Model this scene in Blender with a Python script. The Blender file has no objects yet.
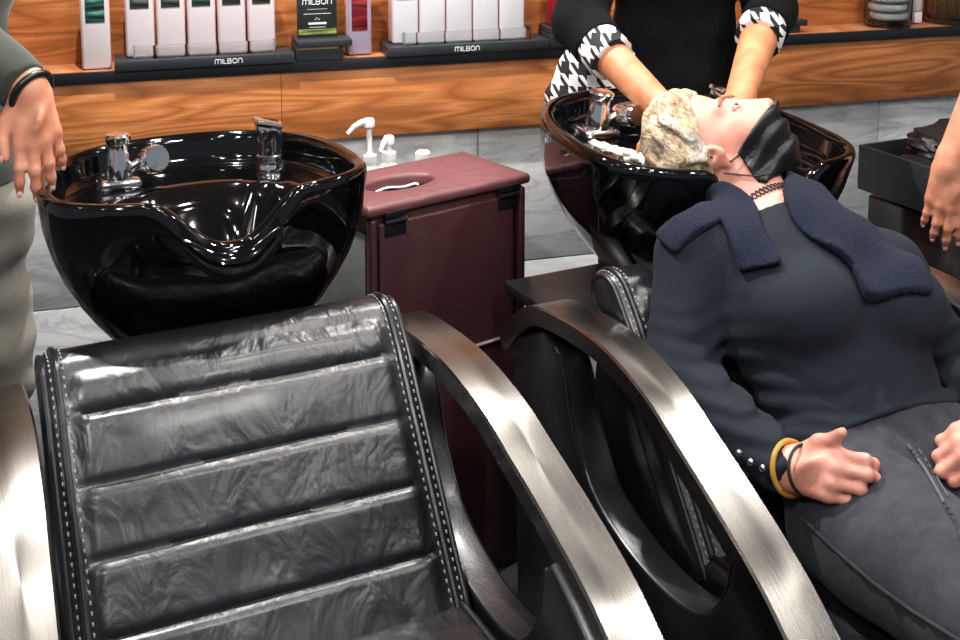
import bpy, bmesh, math, random
import numpy as np
from mathutils import Vector, Matrix

# ---------------------------------------------------------------- camera, world, lights
scene = bpy.context.scene
col = scene.collection
vs = scene.view_settings
scene.display_settings.display_device = 'sRGB'
vs.view_transform = 'Standard'; vs.look = 'None'; vs.gamma = 1.0; vs.exposure = 0.0
vs.use_curve_mapping = False

FOC, PITCH, YAW, CAMH = 1250.0, math.radians(8.0), math.radians(25.5), 1.55
cd = bpy.data.cameras.new('camera'); cam = bpy.data.objects.new('camera', cd); col.objects.link(cam)
cam.location = (0, 0, CAMH); cam.rotation_euler = (math.radians(90) - PITCH, 0, -YAW)
cd.sensor_width = 36.0; cd.lens = FOC / 960 * 36.0; cd.shift_y = -320 / 960; cd.clip_start = 0.05
scene.camera = cam

world = bpy.data.worlds.new('salon_air'); scene.world = world; world.use_nodes = True
world.node_tree.nodes['Background'].inputs[0].default_value = (0.80, 0.88, 1.0, 1)
world.node_tree.nodes['Background'].inputs[1].default_value = 0.25

def spot(name, loc, target, power, size=75, blend=0.35, radius=0.04, color=(1, 0.965, 0.92)):
    l = bpy.data.lights.new(name, 'SPOT'); o = bpy.data.objects.new(name, l); col.objects.link(o)
    l.energy = power; l.spot_size = math.radians(size); l.spot_blend = blend; l.shadow_soft_size = radius; l.color = color
    o.location = loc
    o.rotation_euler = (Vector(target) - Vector(loc)).to_track_quat('-Z', 'Y').to_euler()
    return o
spot('spotlight_basin', (0.46, 2.50, 2.64), (0.45, 2.15, 0.6), 230, 105, 0.4, 0.025)
spot('spotlight_basin', (1.45, 2.32, 2.64), (1.42, 2.0, 0.6), 120, 105, 0.4, 0.03)
spot('spotlight_basin', (2.40, 1.85, 2.66), (2.40, 2.1, 0.6), 60, 100)
spot('spotlight_chair', (0.15, 0.85, 2.66), (0.35, 1.5, 0.4), 12, 85)
spot('spotlight_chair', (1.05, 0.75, 2.66), (1.15, 1.45, 0.4), 36, 85)
spot('spotlight_chair', (2.00, 0.60, 2.66), (1.60, 1.5, 0.4), 50, 85)
spot('wall_fill_light', (0.95, 1.35, 2.66), (0.75, 2.9, 0.45), 40, 62, 0.6, 0.05)  # added fill that brightens the marble, no known fixture there
spot('spotlight_aisle', (-0.7, 0.1, 2.66), (0.6, 2.7, 0.6), 105, 80, 0.35, 0.05)
spot('spotlight_aisle', (1.0, -0.15, 2.66), (1.0, 2.4, 0.6), 62, 80, 0.35, 0.07)
for ix in range(4):
    for iy in range(3):
        pl_ = bpy.data.lights.new('downlight', 'POINT'); pl_.energy = 4.0; pl_.shadow_soft_size = 0.04
        po_ = bpy.data.objects.new('downlight', pl_); col.objects.link(po_); po_.location = (-1.2 + 1.25 * ix, -1.1 + 1.35 * iy, 2.62)

# ---------------------------------------------------------------- geometry of the view, used to look up positions
_cp, _sp, _cy, _sy = math.cos(PITCH), math.sin(PITCH), math.cos(YAW), math.sin(YAW)
_F = np.array([_cp * _sy, _cp * _cy, -_sp]); _D = np.array([-_sp * _sy, -_sp * _cy, -_cp]); _R = np.array([_cy, -_sy, 0.])
def _ray(px, py): return _F + _R * (px - 480) / FOC + _D * py / FOC
_O = np.array([0, 0, CAMH])
def atx(px, py, x): d = _ray(px, py); return _O + d * (x / d[0])
def aty(px, py, y): d = _ray(px, py); return _O + d * (y / d[1])
def atz(px, py, z): d = _ray(px, py); return _O + d * ((z - CAMH) / d[2])
A = lambda *p: np.array(p, float)

# ---------------------------------------------------------------- tags
def empty(name, loc, rz=0.0):
    o = bpy.data.objects.new(name, None); o.empty_display_size = 0.1; col.objects.link(o)
    o.location = loc; o.rotation_euler = (0, 0, rz); return o
def tag(o, label=None, cat=None, group=None, kind=None):
    if label: o['label'] = label
    if cat: o['category'] = cat
    if group: o['group'] = group
    if kind: o['kind'] = kind
    return o
def copy_tree(o, parent=None):
    c = o.copy(); col.objects.link(c)
    if parent: c.parent = parent
    for ch in o.children: copy_tree(ch, c)
    return c

# ---------------------------------------------------------------- mesh builder
class MB:
    def __init__(s): s.v = []; s.f = []
    def add(s, vs, fs, M=None):
        n = len(s.v)
        for p in vs:
            p = Vector(p)
            s.v.append(M @ p if M is not None else p)
        s.f += [tuple(i + n for i in f) for f in fs]; return s
    def bm(s, b, M=None):
        b.verts.index_update()
        s.add([v.co.copy() for v in b.verts], [[v.index for v in f.verts] for f in b.faces], M); b.free(); return s
    def box(s, c, size, bev=0.0, rot=None, seg=2, M=None):
        b = bmesh.new(); bmesh.ops.create_cube(b, size=1.0)
        for v in b.verts: v.co = Vector((v.co.x * size[0], v.co.y * size[1], v.co.z * size[2]))
        if bev > 0: bmesh.ops.bevel(b, geom=list(b.edges), offset=bev, segments=seg, profile=0.5, affect='EDGES')
        T = Matrix.Translation(Vector(c)) @ (rot.to_4x4() if rot is not None else Matrix.Identity(4))
        return s.bm(b, (M @ T) if M is not None else T)
    def prism(s, outline, axis, lo, hi, bev=0.0, seg=2, M=None):
        # outline: 2-D points; axis 'x': (y,z), 'y': (x,z), 'z': (x,y)
        def P(a, b, c): return {'x': (c, a, b), 'y': (a, c, b), 'z': (a, b, c)}[axis]
        b = bmesh.new()
        l = [b.verts.new(P(p[0], p[1], lo)) for p in outline]; h = [b.verts.new(P(p[0], p[1], hi)) for p in outline]
        n = len(l); b.faces.new(l); b.faces.new(h[::-1])
        for i in range(n): b.faces.new((l[i], h[i], h[(i + 1) % n], l[(i + 1) % n]))
        bmesh.ops.recalc_face_normals(b, faces=b.faces)
        if bev > 0:
            es = [e for e in b.edges if len(e.link_faces) == 2 and any(len(f.verts) > 4 for f in e.link_faces)]
            bmesh.ops.bevel(b, geom=es, offset=bev, segments=seg, profile=0.5, affect='EDGES')
        big = [f for f in b.faces if len(f.verts) > 4]
        if big: bmesh.ops.triangulate(b, faces=big)
        return s.bm(b, M)
    def loft(s, rings, cap=True, closed=True, M=None):
        n = len(rings[0]); vs_ = [p for r in rings for p in r]; fs = []
        for i in range(len(rings) - 1):
            for j in range(n if closed else n - 1):
                k = (j + 1) % n
                fs.append((i * n + j, i * n + k, (i + 1) * n + k, (i + 1) * n + j))
        if cap and closed:
            fs.append(tuple(range(n))[::-1]); fs.append(tuple((len(rings) - 1) * n + j for j in range(n)))
        return s.add(vs_, fs, M)
    def lathe(s, prof, seg=32, c=(0, 0, 0), M=None):
        rings = [[(c[0] + r * math.cos(2 * math.pi * j / seg), c[1] + r * math.sin(2 * math.pi * j / seg), c[2] + z) for j in range(seg)] for r, z in prof]
        return s.loft(rings, True, True, M)
    def tube(s, pts, r, seg=10, cap=True, closed=False, flat=1.0, M=None):
        pts = [Vector(p) for p in pts]; n = len(pts)
        if not hasattr(r, '__len__'): r = [r] * n
        rings = []; up = None
        for i in range(n):
            if closed: t = pts[(i + 1) % n] - pts[i - 1]
            else: t = pts[min(i + 1, n - 1)] - pts[max(i - 1, 0)]
            t.normalize()
            if up is None:
                up = Vector((0, 0, 1)) if abs(t.z) < 0.9 else Vector((1, 0, 0))
            up = (up - t * up.dot(t)).normalized(); sd = t.cross(up)
            rings.append([pts[i] + (sd * math.cos(2 * math.pi * j / seg) + up * math.sin(2 * math.pi * j / seg) * flat) * r[i] for j in range(seg)])
        if closed: rings.append(rings[0])
        return s.loft(rings, cap and not closed, True, M)
    def sphere(s, c, r, seg=16, rings=10, scale=(1, 1, 1), M=None):
        prof = [(max(1e-5, r * math.sin(math.pi * i / rings)), -r * math.cos(math.pi * i / rings)) for i in range(rings + 1)]
        rg = [[(c[0] + a * math.cos(2 * math.pi * j / seg) * scale[0], c[1] + a * math.sin(2 * math.pi * j / seg) * scale[1], c[2] + z * scale[2]) for j in range(seg)] for a, z in prof]
        return s.loft(rg, True, True, M)
    def build(s, name, mat, parent=None, smooth=True, angle=38, origin=None):
        o_ = Vector(origin) if origin is not None else Vector((0, 0, 0))
        me = bpy.data.meshes.new(name); me.from_pydata([tuple(p - o_) for p in s.v], [], s.f)
        b = bmesh.new(); b.from_mesh(me); bmesh.ops.recalc_face_normals(b, faces=b.faces); b.to_mesh(me); b.free()
        me.materials.append(mat)
        if smooth:
            me.shade_smooth()
            if angle < 180: me.set_sharp_from_angle(angle=math.radians(angle))
        o = bpy.data.objects.new(name, me); col.objects.link(o); o.location = o_
        if parent: o.parent = parent
        return o

def catmull(pts, n=8):
    P = [np.array(p, float) for p in pts]; P = [2 * P[0] - P[1]] + P + [2 * P[-1] - P[-2]]; out = []
    for i in range(1, len(P) - 2):
        for k in range(n):
            t = k / n
            out.append(0.5 * ((2 * P[i]) + (P[i + 1] - P[i - 1]) * t + (2 * P[i - 1] - 5 * P[i] + 4 * P[i + 1] - P[i + 2]) * t * t + (3 * P[i] - P[i - 1] - 3 * P[i + 1] + P[i + 2]) * t ** 3))
    out.append(P[-2]); return out
def sstep(a, b, x):
    t = np.clip((np.asarray(x, float) - a) / (b - a), 0, 1); return t * t * (3 - 2 * t)
_rng = np.random.default_rng(7)
_K = _rng.normal(size=(24, 3)); _K /= np.linalg.norm(_K, axis=1)[:, None]; _PH = _rng.uniform(0, 6.28, 24)
def wob(X, Y, Z, freq, n=10, off=0):
    out = 0
    for i in range(off, off + n):
        k = _K[i % 24] * freq * (0.7 + 0.06 * (i % 10)); out = out + np.sin(X * k[0] + Y * k[1] + Z * k[2] + _PH[i % 24])
    return out / n ** 0.5

# ---------------------------------------------------------------- materials
def lin(h):
    c = [int(h[i:i + 2], 16) / 255 for i in (0, 2, 4)]
    return tuple(x / 12.92 if x <= 0.04045 else ((x + 0.055) / 1.055) ** 2.4 for x in c) + (1,)
class NT:
    def __init__(s, name):
        s.m = bpy.data.materials.new(name); s.m.use_nodes = True; s.t = s.m.node_tree
        s.b = s.t.nodes['Principled BSDF']
    def n(s, typ, **kw):
        x = s.t.nodes.new(typ)
        for k, v in kw.items(): setattr(x, k, v)
        return x
    def l(s, a, b): s.t.links.new(a, b)
    def coord(s, scale=(1, 1, 1), rot=(0, 0, 0), which='Object'):
        c = s.n('ShaderNodeTexCoord'); m = s.n('ShaderNodeMapping'); m.inputs['Scale'].default_value = scale; m.inputs['Rotation'].default_value = rot
        s.l(c.outputs[which], m.inputs[0]); return m.outputs[0]
    def noise(s, vec, scale=5, detail=4, rough=0.5, dist=0.0):
        x = s.n('ShaderNodeTexNoise'); s.l(vec, x.inputs['Vector']); x.inputs['Scale'].default_value = scale
        x.inputs['Detail'].default_value = detail; x.inputs['Roughness'].default_value = rough; x.inputs['Distortion'].default_value = dist; return x.outputs['Fac']
    def ramp(s, fac, stops):
        r = s.n('ShaderNodeValToRGB'); e = r.color_ramp.elements
        while len(e) > 1: e.remove(e[0])
        e[0].position, e[0].color = stops[0]
        for p, c in stops[1:]: e.new(p).color = c
        s.l(fac, r.inputs[0]); return r.outputs[0]
    def math(s, op, a, b=None, c=None):
        x = s.n('ShaderNodeMath', operation=op)
        for i, q in enumerate((a, b, c)):
            if q is None: continue
            if isinstance(q, (int, float)): x.inputs[i].default_value = q
            else: s.l(q, x.inputs[i])
        return x.outputs[0]
    def mix(s, f, a, b):
        x = s.n('ShaderNodeMix', data_type='RGBA')
        for k, q in ((0, f), (6, a), (7, b)):
            if isinstance(q, (int, float, tuple)): x.inputs[k].default_value = q
            else: s.l(q, x.inputs[k])
        return x.outputs[2]
    def bump(s, h, strength=0.3, dist=0.01):
        x = s.n('ShaderNodeBump'); x.inputs['Strength'].default_value = strength; x.inputs['Distance'].default_value = dist
        s.l(h, x.inputs['Height']); s.l(x.outputs[0], s.b.inputs['Normal']); return x
    def set(s, **kw):
        for k, v in kw.items():
            i = s.b.inputs[k]
            if isinstance(v, (int, float, tuple)): i.default_value = v
            else: s.l(v, i)
        return s
def simple(name, hexcol, rough=0.5, metal=0.0, var=0.12, vscale=30, bump=0.0, bscale=120, **kw):
    t = NT(name); c = lin(hexcol)
    v = t.coord(); f = t.noise(v, vscale, 4)
    dk = tuple(x * (1 - var) for x in c[:3]) + (1,); lt = tuple(min(1, x * (1 + var)) for x in c[:3]) + (1,)
    t.set(**{'Base Color': t.ramp(f, [(0.3, dk), (0.7, lt)]), 'Roughness': rough, 'Metallic': metal}); t.set(**kw)
    if bump: t.bump(t.noise(v, bscale, 5), bump, 0.004)
    return t.m

def wood(name, a='94552c', b='ba723f', c='cb854f', sc=1.0):
    t = NT(name); v = t.coord((0.9 * sc, 1.0, 7.5 * sc))
    base = t.noise(v, 1.35, 2, 0.45, 0.35)
    rings = t.math('PINGPONG', t.math('MULTIPLY', base, 20.0), 1.0)
    fine = t.noise(t.coord((4, 1, 110)), 2.0, 4, 0.6)
    col1 = t.ramp(rings, [(0.0, lin(a)), (0.22, lin('a9632f')), (0.55, lin(b)), (1.0, lin(c))])
    colr = t.mix(t.math('MULTIPLY', t.ramp(fine, [(0.35, (1, 1, 1, 1)), (0.62, (0, 0, 0, 1))]), 0.55), col1, lin('8a5226'))
    t.set(**{'Base Color': colr, 'Roughness': 0.42}); t.bump(fine, 0.08, 0.002); return t.m
M = {}
M['wood_panel'] = wood('oak_laminate')
M['wood_wall'] = wood('oak_laminate_upper', '8c4f28', 'b46b3b', 'c5804a', 1.15)
M['wood_shelf'] = wood('shelf_laminate', '96603f', 'a8714d', 'b37d57', 1.6)
def marble():
    t = NT('grey_marble'); v = t.coord((1, 1, 1), (0, 0.6, 0))
    n1 = t.noise(t.coord((1.0, 1, 3.2), (0, -0.65, 0)), 3.0, 6, 0.6, 0.6)
    vein = t.math('ABSOLUTE', t.math('SUBTRACT', n1, 0.5))
    c1 = t.ramp(vein, [(0.0, lin('a4a7aa')), (0.035, lin('cdd0d1')), (0.12, lin('dcdedf')), (0.3, lin('e6e8e8'))])
    n2 = t.noise(t.coord((1.2, 1, 6), (0, -0.65, 0)), 9.0, 5, 0.6, 0.3)
    c2 = t.mix(0.35, c1, t.ramp(n2, [(0.35, lin('bcbfc1')), (0.6, lin('ebeded'))]))
    t.set(**{'Base Color': c2, 'Roughness': 0.28}); return t.m
M['marble'] = marble()
M['floor'] = simple('grey_floor', '3a3b3e', 0.45)
M['ceil'] = simple('ceiling_paint', 'b9b7b3', 0.9)
M['black_trim'] = simple('black_edge', '14181e', 0.38)
M['display_black'] = simple('display_black', '22262b', 0.4)
def leather(name, base='15161a', rough=0.36, cre=0.5):
    t = NT(name); v = t.coord()
    n1 = t.noise(v, 9, 3, 0.5); n2 = t.noise(t.coord((1, 1, 1)), 260, 4, 0.6)
    wr = t.noise(t.coord((34, 12, 12)), 1.0, 4, 0.55, 0.5); fold = t.noise(t.coord((1.6, 1, 1)), 11, 3, 0.5, 0.6)
    c = lin(base); t.set(**{'Base Color': t.ramp(n1, [(0.3, tuple(x * .7 for x in c[:3]) + (1,)), (0.75, tuple(x * 1.5 for x in c[:3]) + (1,))])})
    t.set(Roughness=t.math('ADD', t.math('MULTIPLY', n1, 0.16), rough - 0.08))
    t.set(**{'Specular IOR Level': 0.7, 'Coat Weight': 0.25, 'Coat Roughness': 0.2})
    h = t.math('ADD', t.math('MULTIPLY', n2, 0.05), t.math('ADD', t.math('MULTIPLY', wr, 0.26 * cre), t.math('MULTIPLY', fold, 2.4 * cre)))
    t.bump(h, 0.5, 0.012); return t.m
M['leather'] = leather('black_leather', '131419', 0.38, 0.55)
M['leather_panel'] = leather('black_leather_panel', '121317', 0.34, 0.12)
M['thread'] = simple('grey_thread', '8d8f93', 0.7)
def steel():
    t = NT('brushed_steel'); br = t.noise(t.coord((900, 4, 4)), 1.0, 3, 0.6)
    sc = t.noise(t.coord((1, 1, 1)), 26, 5, 0.65)
    t.set(**{'Base Color': t.ramp(sc, [(0.3, lin('7b7773')), (0.7, lin('83807b'))]), 'Metallic': 1.0,
             'Roughness': t.math('ADD', t.math('MULTIPLY', br, 0.06), 0.24), 'Anisotropic': 0.4})
    t.bump(br, 0.03, 0.001); return t.m
M['steel'] = steel()
M['gloss'] = simple('black_glaze', '050506', 0.05, var=0.05, **{'Specular IOR Level': 0.6, 'Coat Weight': 0.15, 'Coat Roughness': 0.03})
M['chrome'] = simple('chrome', 'eceef0', 0.13, 1.0, var=0.02)
M['dark_chrome'] = simple('dark_chrome', '3a3d42', 0.12, 1.0, var=0.03)
M['black_plastic'] = simple('black_plastic', '131416', 0.35)
M['rubber'] = simple('black_hose', '17181a', 0.45)
M['grey_metal'] = simple('grey_metal', '7d7a74', 0.4, 0.8)
def vinyl(name, c1):
    t = NT(name); v = t.coord(); n = t.noise(v, 5, 3); f = t.noise(t.coord((7, 25, 7)), 1.0, 3, 0.5, 0.8); g = t.noise(v, 300, 3)
    c = lin(c1); t.set(**{'Base Color': t.ramp(n, [(0.3, tuple(x * .85 for x in c[:3]) + (1,)), (0.7, tuple(x * 1.15 for x in c[:3]) + (1,))]), 'Roughness': 0.5})
    t.bump(t.math('ADD', f, t.math('MULTIPLY', g, 0.08)), 0.35, 0.012); return t.m
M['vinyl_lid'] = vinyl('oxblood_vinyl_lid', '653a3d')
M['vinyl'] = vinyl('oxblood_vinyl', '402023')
M['side_grey'] = simple('grey_green_facing', '7f8480', 0.5)  # tone of the facing added to the cabinet's left side
M['vinyl_edge'] = simple('pale_vinyl_edge', 'b7a39f', 0.6)  # pale strip along the bottom of the front panel
M['white_plastic'] = simple('white_plastic', 'e9e6e6', 0.35, var=0.03)
M['white_bottle'] = simple('pearl_bottle', 'c3babc', 0.3, var=0.03)
M['white_box'] = simple('white_carton', 'c2c0c4', 0.45, var=0.03)
M['pink_side'] = simple('rose_edge', 'c79b9c', 0.4)
M['lilac'] = simple('lilac_bottle', '8b8497', 0.32, var=0.04)
M['red'] = simple('red_bottle', '7d1422', 0.25)
M['gold'] = simple('gold_strip', 'a48a52', 0.35, 0.6)
M['print'] = simple('silver_print', 'c9cbcc', 0.5, var=0.02)
def label_mat(name, a, b, c):
    t = NT(name); n = t.noise(t.coord((8, 8, 60)), 1.5, 3, 0.5)
    t.set(**{'Base Color': t.ramp(n, [(0.36, lin(a)), (0.52, lin(b)), (0.68, lin(c))]), 'Roughness': 0.35}); return t.m
M['label_green'] = label_mat('green_label', '101a19', '2b5a52', '79b7a6')
M['label_dusk'] = label_mat('dusky_green_label', '121715', '2f4a40', '57786a')
M['label_dark'] = label_mat('dark_label', '17181a', '3b443e', '6d7a6c')
M['label_red'] = label_mat('red_label', '230507', '701018', '8e2b30')
M['card'] = label_mat('dark_card', '191f1e', '202826', '252e2b')
M['card_green'] = label_mat('card_picture', '2a4a3a', '6f7c35', 'b7ae6e')
def glass(name, c='e8eef0', rough=0.02):
    t = NT(name); t.set(**{'Base Color': lin(c), 'Roughness': rough, 'Transmission Weight': 1.0, 'IOR': 1.45})
    return t.m
M['acrylic'] = glass('clear_acrylic', 'f6f8f8')
M['glass'] = glass('jar_glass', 'dfe6e4')
M['smoked'] = simple('smoked_acrylic', '2a2422', 0.12, **{'Specular IOR Level': 0.7})
def skin(name, c, c2, sss=0.15):
    t = NT(name); v = t.coord(); n = t.noise(v, 28, 4); p = t.noise(v, 420, 3)
    t.set(**{'Base Color': t.ramp(n, [(0.3, lin(c2)), (0.7, lin(c))]), 'Roughness': 0.55, 'Subsurface Weight': sss, 'Subsurface Radius': (0.012, 0.005, 0.003), 'Subsurface Scale': 0.6})
    t.bump(p, 0.10, 0.002); return t.m
M['skin_light'] = skin('fair_skin', 'e2a391', 'd08675')
M['skin_hand'] = skin('warm_skin', 'd99a7c', 'c4795c')
M['skin_tan'] = skin('tan_skin', 'cd8a62', 'b26d47')
def cloth(name, c, var=0.25, rough=0.85, weave=700, wr=10, sheen=0.2, bs=0.35, spec=0.15):
    t = NT(name); v = t.coord(); n = t.noise(v, wr, 5, 0.6, 0.4); w = t.noise(v, weave, 2)
    k = lin(c); t.set(**{'Base Color': t.ramp(n, [(0.3, tuple(x * (1 - var) for x in k[:3]) + (1,)), (0.7, tuple(x * (1 + var) for x in k[:3]) + (1,))]), 'Roughness': rough, 'Sheen Weight': sheen, 'Specular IOR Level': spec})
    t.bump(t.math('ADD', t.math('MULTIPLY', w, 0.25), n), bs, 0.006); return t.m
M['sweater_slate'] = cloth('slate_jersey', '20262e', 0.10, 0.85, 900, 14, 0.02)
M['jeans'] = cloth('charcoal_denim', '383940', 0.28, 0.9, 900, 30, 0.05, 0.4)
M['seam'] = cloth('denim_seam', '24252a', 0.2)
M['seam_light'] = cloth('denim_seam_light', '55565c', 0.2)
M['knit_black'] = cloth('black_knit', '0c0d10', 0.2, 0.95, 500, 20, 0.0)
M['sweater_green'] = cloth('sage_knit', '353a32', 0.15, 0.9, 500, 14, 0.3)
M['trousers'] = cloth('khaki_twill', '87847a', 0.2, 0.85, 800, 9, 0.2)
def terry():
    t = NT('navy_terry'); v = t.coord(); n = t.noise(v, 12, 3); w = t.noise(v, 420, 3, 0.7)
    t.set(**{'Base Color': t.ramp(w, [(0.35, lin('101521')), (0.65, lin('262e44'))]), 'Roughness': 0.95, 'Sheen Weight': 0.05, 'Specular IOR Level': 0.1})
    t.bump(t.math('ADD', w, t.math('MULTIPLY', n, 0.5)), 0.8, 0.008); return t.m
M['terry'] = terry()
def houndstooth(name, per=0.05):
    t = NT(name); s = 1 / per
    v = t.coord((s, s, s), (0, 0, 0)); x = t.n('ShaderNodeSeparateXYZ'); t.l(v, x.inputs[0])
    X = t.math('ADD', x.outputs[0], t.math('MULTIPLY', x.outputs[1], -0.7)); Z = x.outputs[2]
    u = t.math('FRACT', X); w = t.math('FRACT', Z)
    a = t.math('GREATER_THAN', u, 0.5); b = t.math('GREATER_THAN', w, 0.5)
    tw = t.math('GREATER_THAN', t.math('FRACT', t.math('MULTIPLY', t.math('ADD', X, Z), 2.0)), 0.5)
    f = t.math('ADD', t.math('MULTIPLY', tw, a), t.math('MULTIPLY', t.math('SUBTRACT', 1.0, tw), b))
    t.set(**{'Base Color': t.mix(f, lin('101114'), lin('e4e4e6')), 'Roughness': 0.8}); return t.m
M['houndstooth'] = houndstooth('houndstooth_cloth')
M['mask'] = cloth('black_mask_cloth', '111216', 0.15, 0.4, 600, 16, 0.0, 0.35, 0.5)
def lather():
    t = NT('lathered_hair'); v = t.coord((120, 26, 60), (0, 0.5, 0.6)); n = t.noise(v, 1.2, 5, 0.6, 0.7); f = t.noise(t.coord(), 26, 4, 0.6)
    strands = t.ramp(n, [(0.30, lin('6a5440')), (0.42, lin('9d8465')), (0.55, lin('c2a986')), (0.72, lin('e2d6c2'))])
    t.set(**{'Base Color': t.mix(t.ramp(f, [(0.5, (0, 0, 0, 1)), (0.66, (1, 1, 1, 1))]), strands, lin('e9e3da')), 'Roughness': 0.35}); t.bump(n, 0.8, 0.012); return t.m
M['lather'] = lather()
M['foam'] = simple('white_foam', 'ece8de', 0.5, bump=0.6, bscale=80)
M['eye'] = simple('eye_white', 'd8d4d0', 0.1, var=0.02); M['iris'] = simple('iris_brown', '3a2a20', 0.1)
M['brow'] = simple('brow_hair', '8a5540', 0.8); M['nail_dark'] = simple('dark_nail', '2a1216', 0.15)
M['nail'] = simple('bare_nail', 'e8b9ab', 0.25)
M['band_yellow'] = simple('mustard_band', 'b98a33', 0.5); M['band_black'] = simple('black_band', '1a1418', 0.6)
M['crinkle'] = simple('black_film', '0b0c0e', 0.5, bump=0.9, bscale=18)
M['dried'] = simple('dried_stems', '8a6b34', 0.8)
M['yellow'] = simple('yellow_label', 'b9c23a', 0.4); M['purple'] = simple('purple_label', '5b2f8a', 0.4)

# ---------------------------------------------------------------- the setting (wall runs 9 degrees off the chairs' line)
WY = math.radians(-9.0)
EX = np.array([math.cos(WY), math.sin(WY), 0]); EY = np.array([-math.sin(WY), math.cos(WY), 0])
def wpt(s, y, z): return tuple(EX * s + EY * y + np.array([0, 0, z]))
def setting(name, mb, mat, loc=(0, 0, 0)):
    o = mb.build(name, mat); o.rotation_euler = (0, 0, WY); o.location = wpt(*loc); o['kind'] = 'structure'; return o
f = MB(); f.box((0.9, 0.9, -0.05), (7.0, 6.5, 0.1)); o = f.build('floor', M['floor']); o['kind'] = 'structure'
f = MB(); f.box((0.9, 0.9, 2.75), (7.0, 6.5, 0.1)); o = f.build('ceiling', M['ceil']); o['kind'] = 'structure'
# marble below, proud wood band, wood back panel above the shelf
m = MB()
for i in range(-3, 6):
    x0 = 0.895 + 0.6 * i
    for z0, z1 in ((0.0, 0.395), (0.398, 0.94)):
        m.box((x0 + 0.3, 0.05, (z0 + z1) / 2), (0.597, 0.1, z1 - z0), 0.0015)
setting('wall_back', m, M['marble'], (0, 3.04, 0))
m = MB(); xs = [-1.6, 0.385, 2.56, 4.2]
for a, b in zip(xs[:-1], xs[1:]): m.box(((a + b) / 2, 0.02, 0.862), (b - a - 0.0012, 0.04, 0.175), 0.0006)
setting('trim_1', m, M['wood_panel'], (0, 3.012, 0))
m = MB()
for a, b in ((-1.6, 0.9), (0.9, 2.7), (2.7, 4.2)):
    for z0, z1 in ((0.97, 1.35), (1.35, 2.0), (2.0, 2.7)):
        m.box(((a + b) / 2, 0.02, (z0 + z1) / 2), (b - a - 0.0015, 0.04, z1 - z0 - 0.0015), 0.0007)
setting('wall_back_upper', m, M['wood_wall'], (0, 3.135, 0))

sh = empty('wall_shelf', wpt(1.2, 3.08, 0.951), WY)
tag(sh, 'long wooden wall shelf with a black front edge running behind the basins', 'shelf')
b = MB(); b.box((0, 0.0, 0.0125), (5.4, 0.13, 0.0235), 0.001); b.build('shelf_board', M['wood_shelf'], sh)
b = MB(); b.box((0, -0.07, 0.0125), (5.4, 0.012, 0.026), 0.001); b.build('front_edge', M['black_trim'], sh)

# ---------------------------------------------------------------- things on the shelf
def letters(mb, text, x, y, z, h, r, gap=0.28):
    """thin raised strokes on a vertical face that looks towards -y"""
    def arc(cx, cz, rx, rz, a0, a1, n=8): return [(cx + rx * math.cos(math.radians(a0 + (a1 - a0) * i / n)), cz + rz * math.sin(math.radians(a0 + (a1 - a0) * i / n))) for i in range(n + 1)]
    G = {'M': (1.25, [[(0, 0), (0, .6)] + arc(.31, .62, .31, .36, 180, 0) + [(.62, 0)], arc(.94, .62, .32, .36, 180, 0) + [(1.25, 0)]]),
         'I': (0.0, [[(0, 0), (0, 1)]]), 'L': (0.55, [[(0, 1), (0, 0), (.55, 0)]]),
         'B': (0.75, [[(0, 0), (0, 1), (.45, 1)] + arc(.45, .77, .25, .23, 90, -90) + [(0, .54)], [(.45, .54)] + arc(.48, .27, .27, .27, 90, -90) + [(0, 0)]]),
         'O': (0.95, [arc(.475, .5, .475, .5, 0, 360, 20)]),
         'N': (0.8, [[(0, 0), (0, .6)] + arc(.4, .6, .4, .38, 180, 0) + [(.8, 0)]])}
    tot = sum(G[c][0] for c in text) + gap * (len(text) - 1); cx = -tot / 2
    for c in text:
        w, strokes = G[c]
        for st in strokes: mb.tube([(x + (cx + px) * h, y, z + pz * h) for px, pz in st], r, 6)
        cx += w + gap
    return mb

def tall_bottle(name, w, h, d, body, lab, side, label_z, loc, label, cat, group=None, cap=True, inset=0.16):
    t = empty(name, loc, WY); tag(t, label, cat, group)
    b = MB(); b.box((0, 0, h / 2), (w, d, h), 0.005, seg=3); b.build('body', body, t)
    l = MB(); l.box((0, -d / 2 - 0.0006, label_z + 0.05), (w * (1 - 2 * inset), 0.0012, 0.1), 0.0004); lo = l.build('label', lab, t)
    if side:
        e = MB()
        for s in (-1, 1): e.box((s * (w / 2 + 0.0004), 0, h / 2), (0.0016, d * 0.82, h * 0.96), 0.0006)
        e.build('side_strip', side, t)
    if cap:
        c = MB(); c.box((0, 0, h + 0.016), (w * 0.62, d * 0.62, 0.032), 0.003); c.build('cap', M['white_plastic'], t)
    return t
def on_shelf(s, y, z=0.977): return wpt(s, y, z)

def display_tray(loc, length, label, off=0.0):
    t = empty('display_tray', loc, WY); tag(t, label, 'display stand', 'display stands on the wooden shelf')
    b = MB(); b.box((0, 0, 0.012), (length, 0.105, 0.024), 0.001); b.build('tray', M['display_black'], t)
    g = MB(); g.box((0, -0.040, 0.0405), (length * 0.78, 0.0025, 0.032), 0.0006)
    for s in (-1, 1): g.box((s * length * 0.39, -0.012, 0.0405), (0.0025, 0.054, 0.032), 0.0006)
    g.build('acrylic_guard', M['acrylic'], t)
    p = MB(); letters(p, 'MILBON', off, -0.0527, 0.0062, 0.0112, 0.0011); p.build('lettering', M['print'], t)
    return t
display_tray(on_shelf(0.207, 3.045), 0.42, 'long black display stand with silver lettering holding five white bottles above the empty basin', 0.052)
display_tray(on_shelf(0.861, 3.045), 0.425, 'long black display stand with silver lettering holding five plain white boxes above the maroon cabinet', -0.008)

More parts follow.
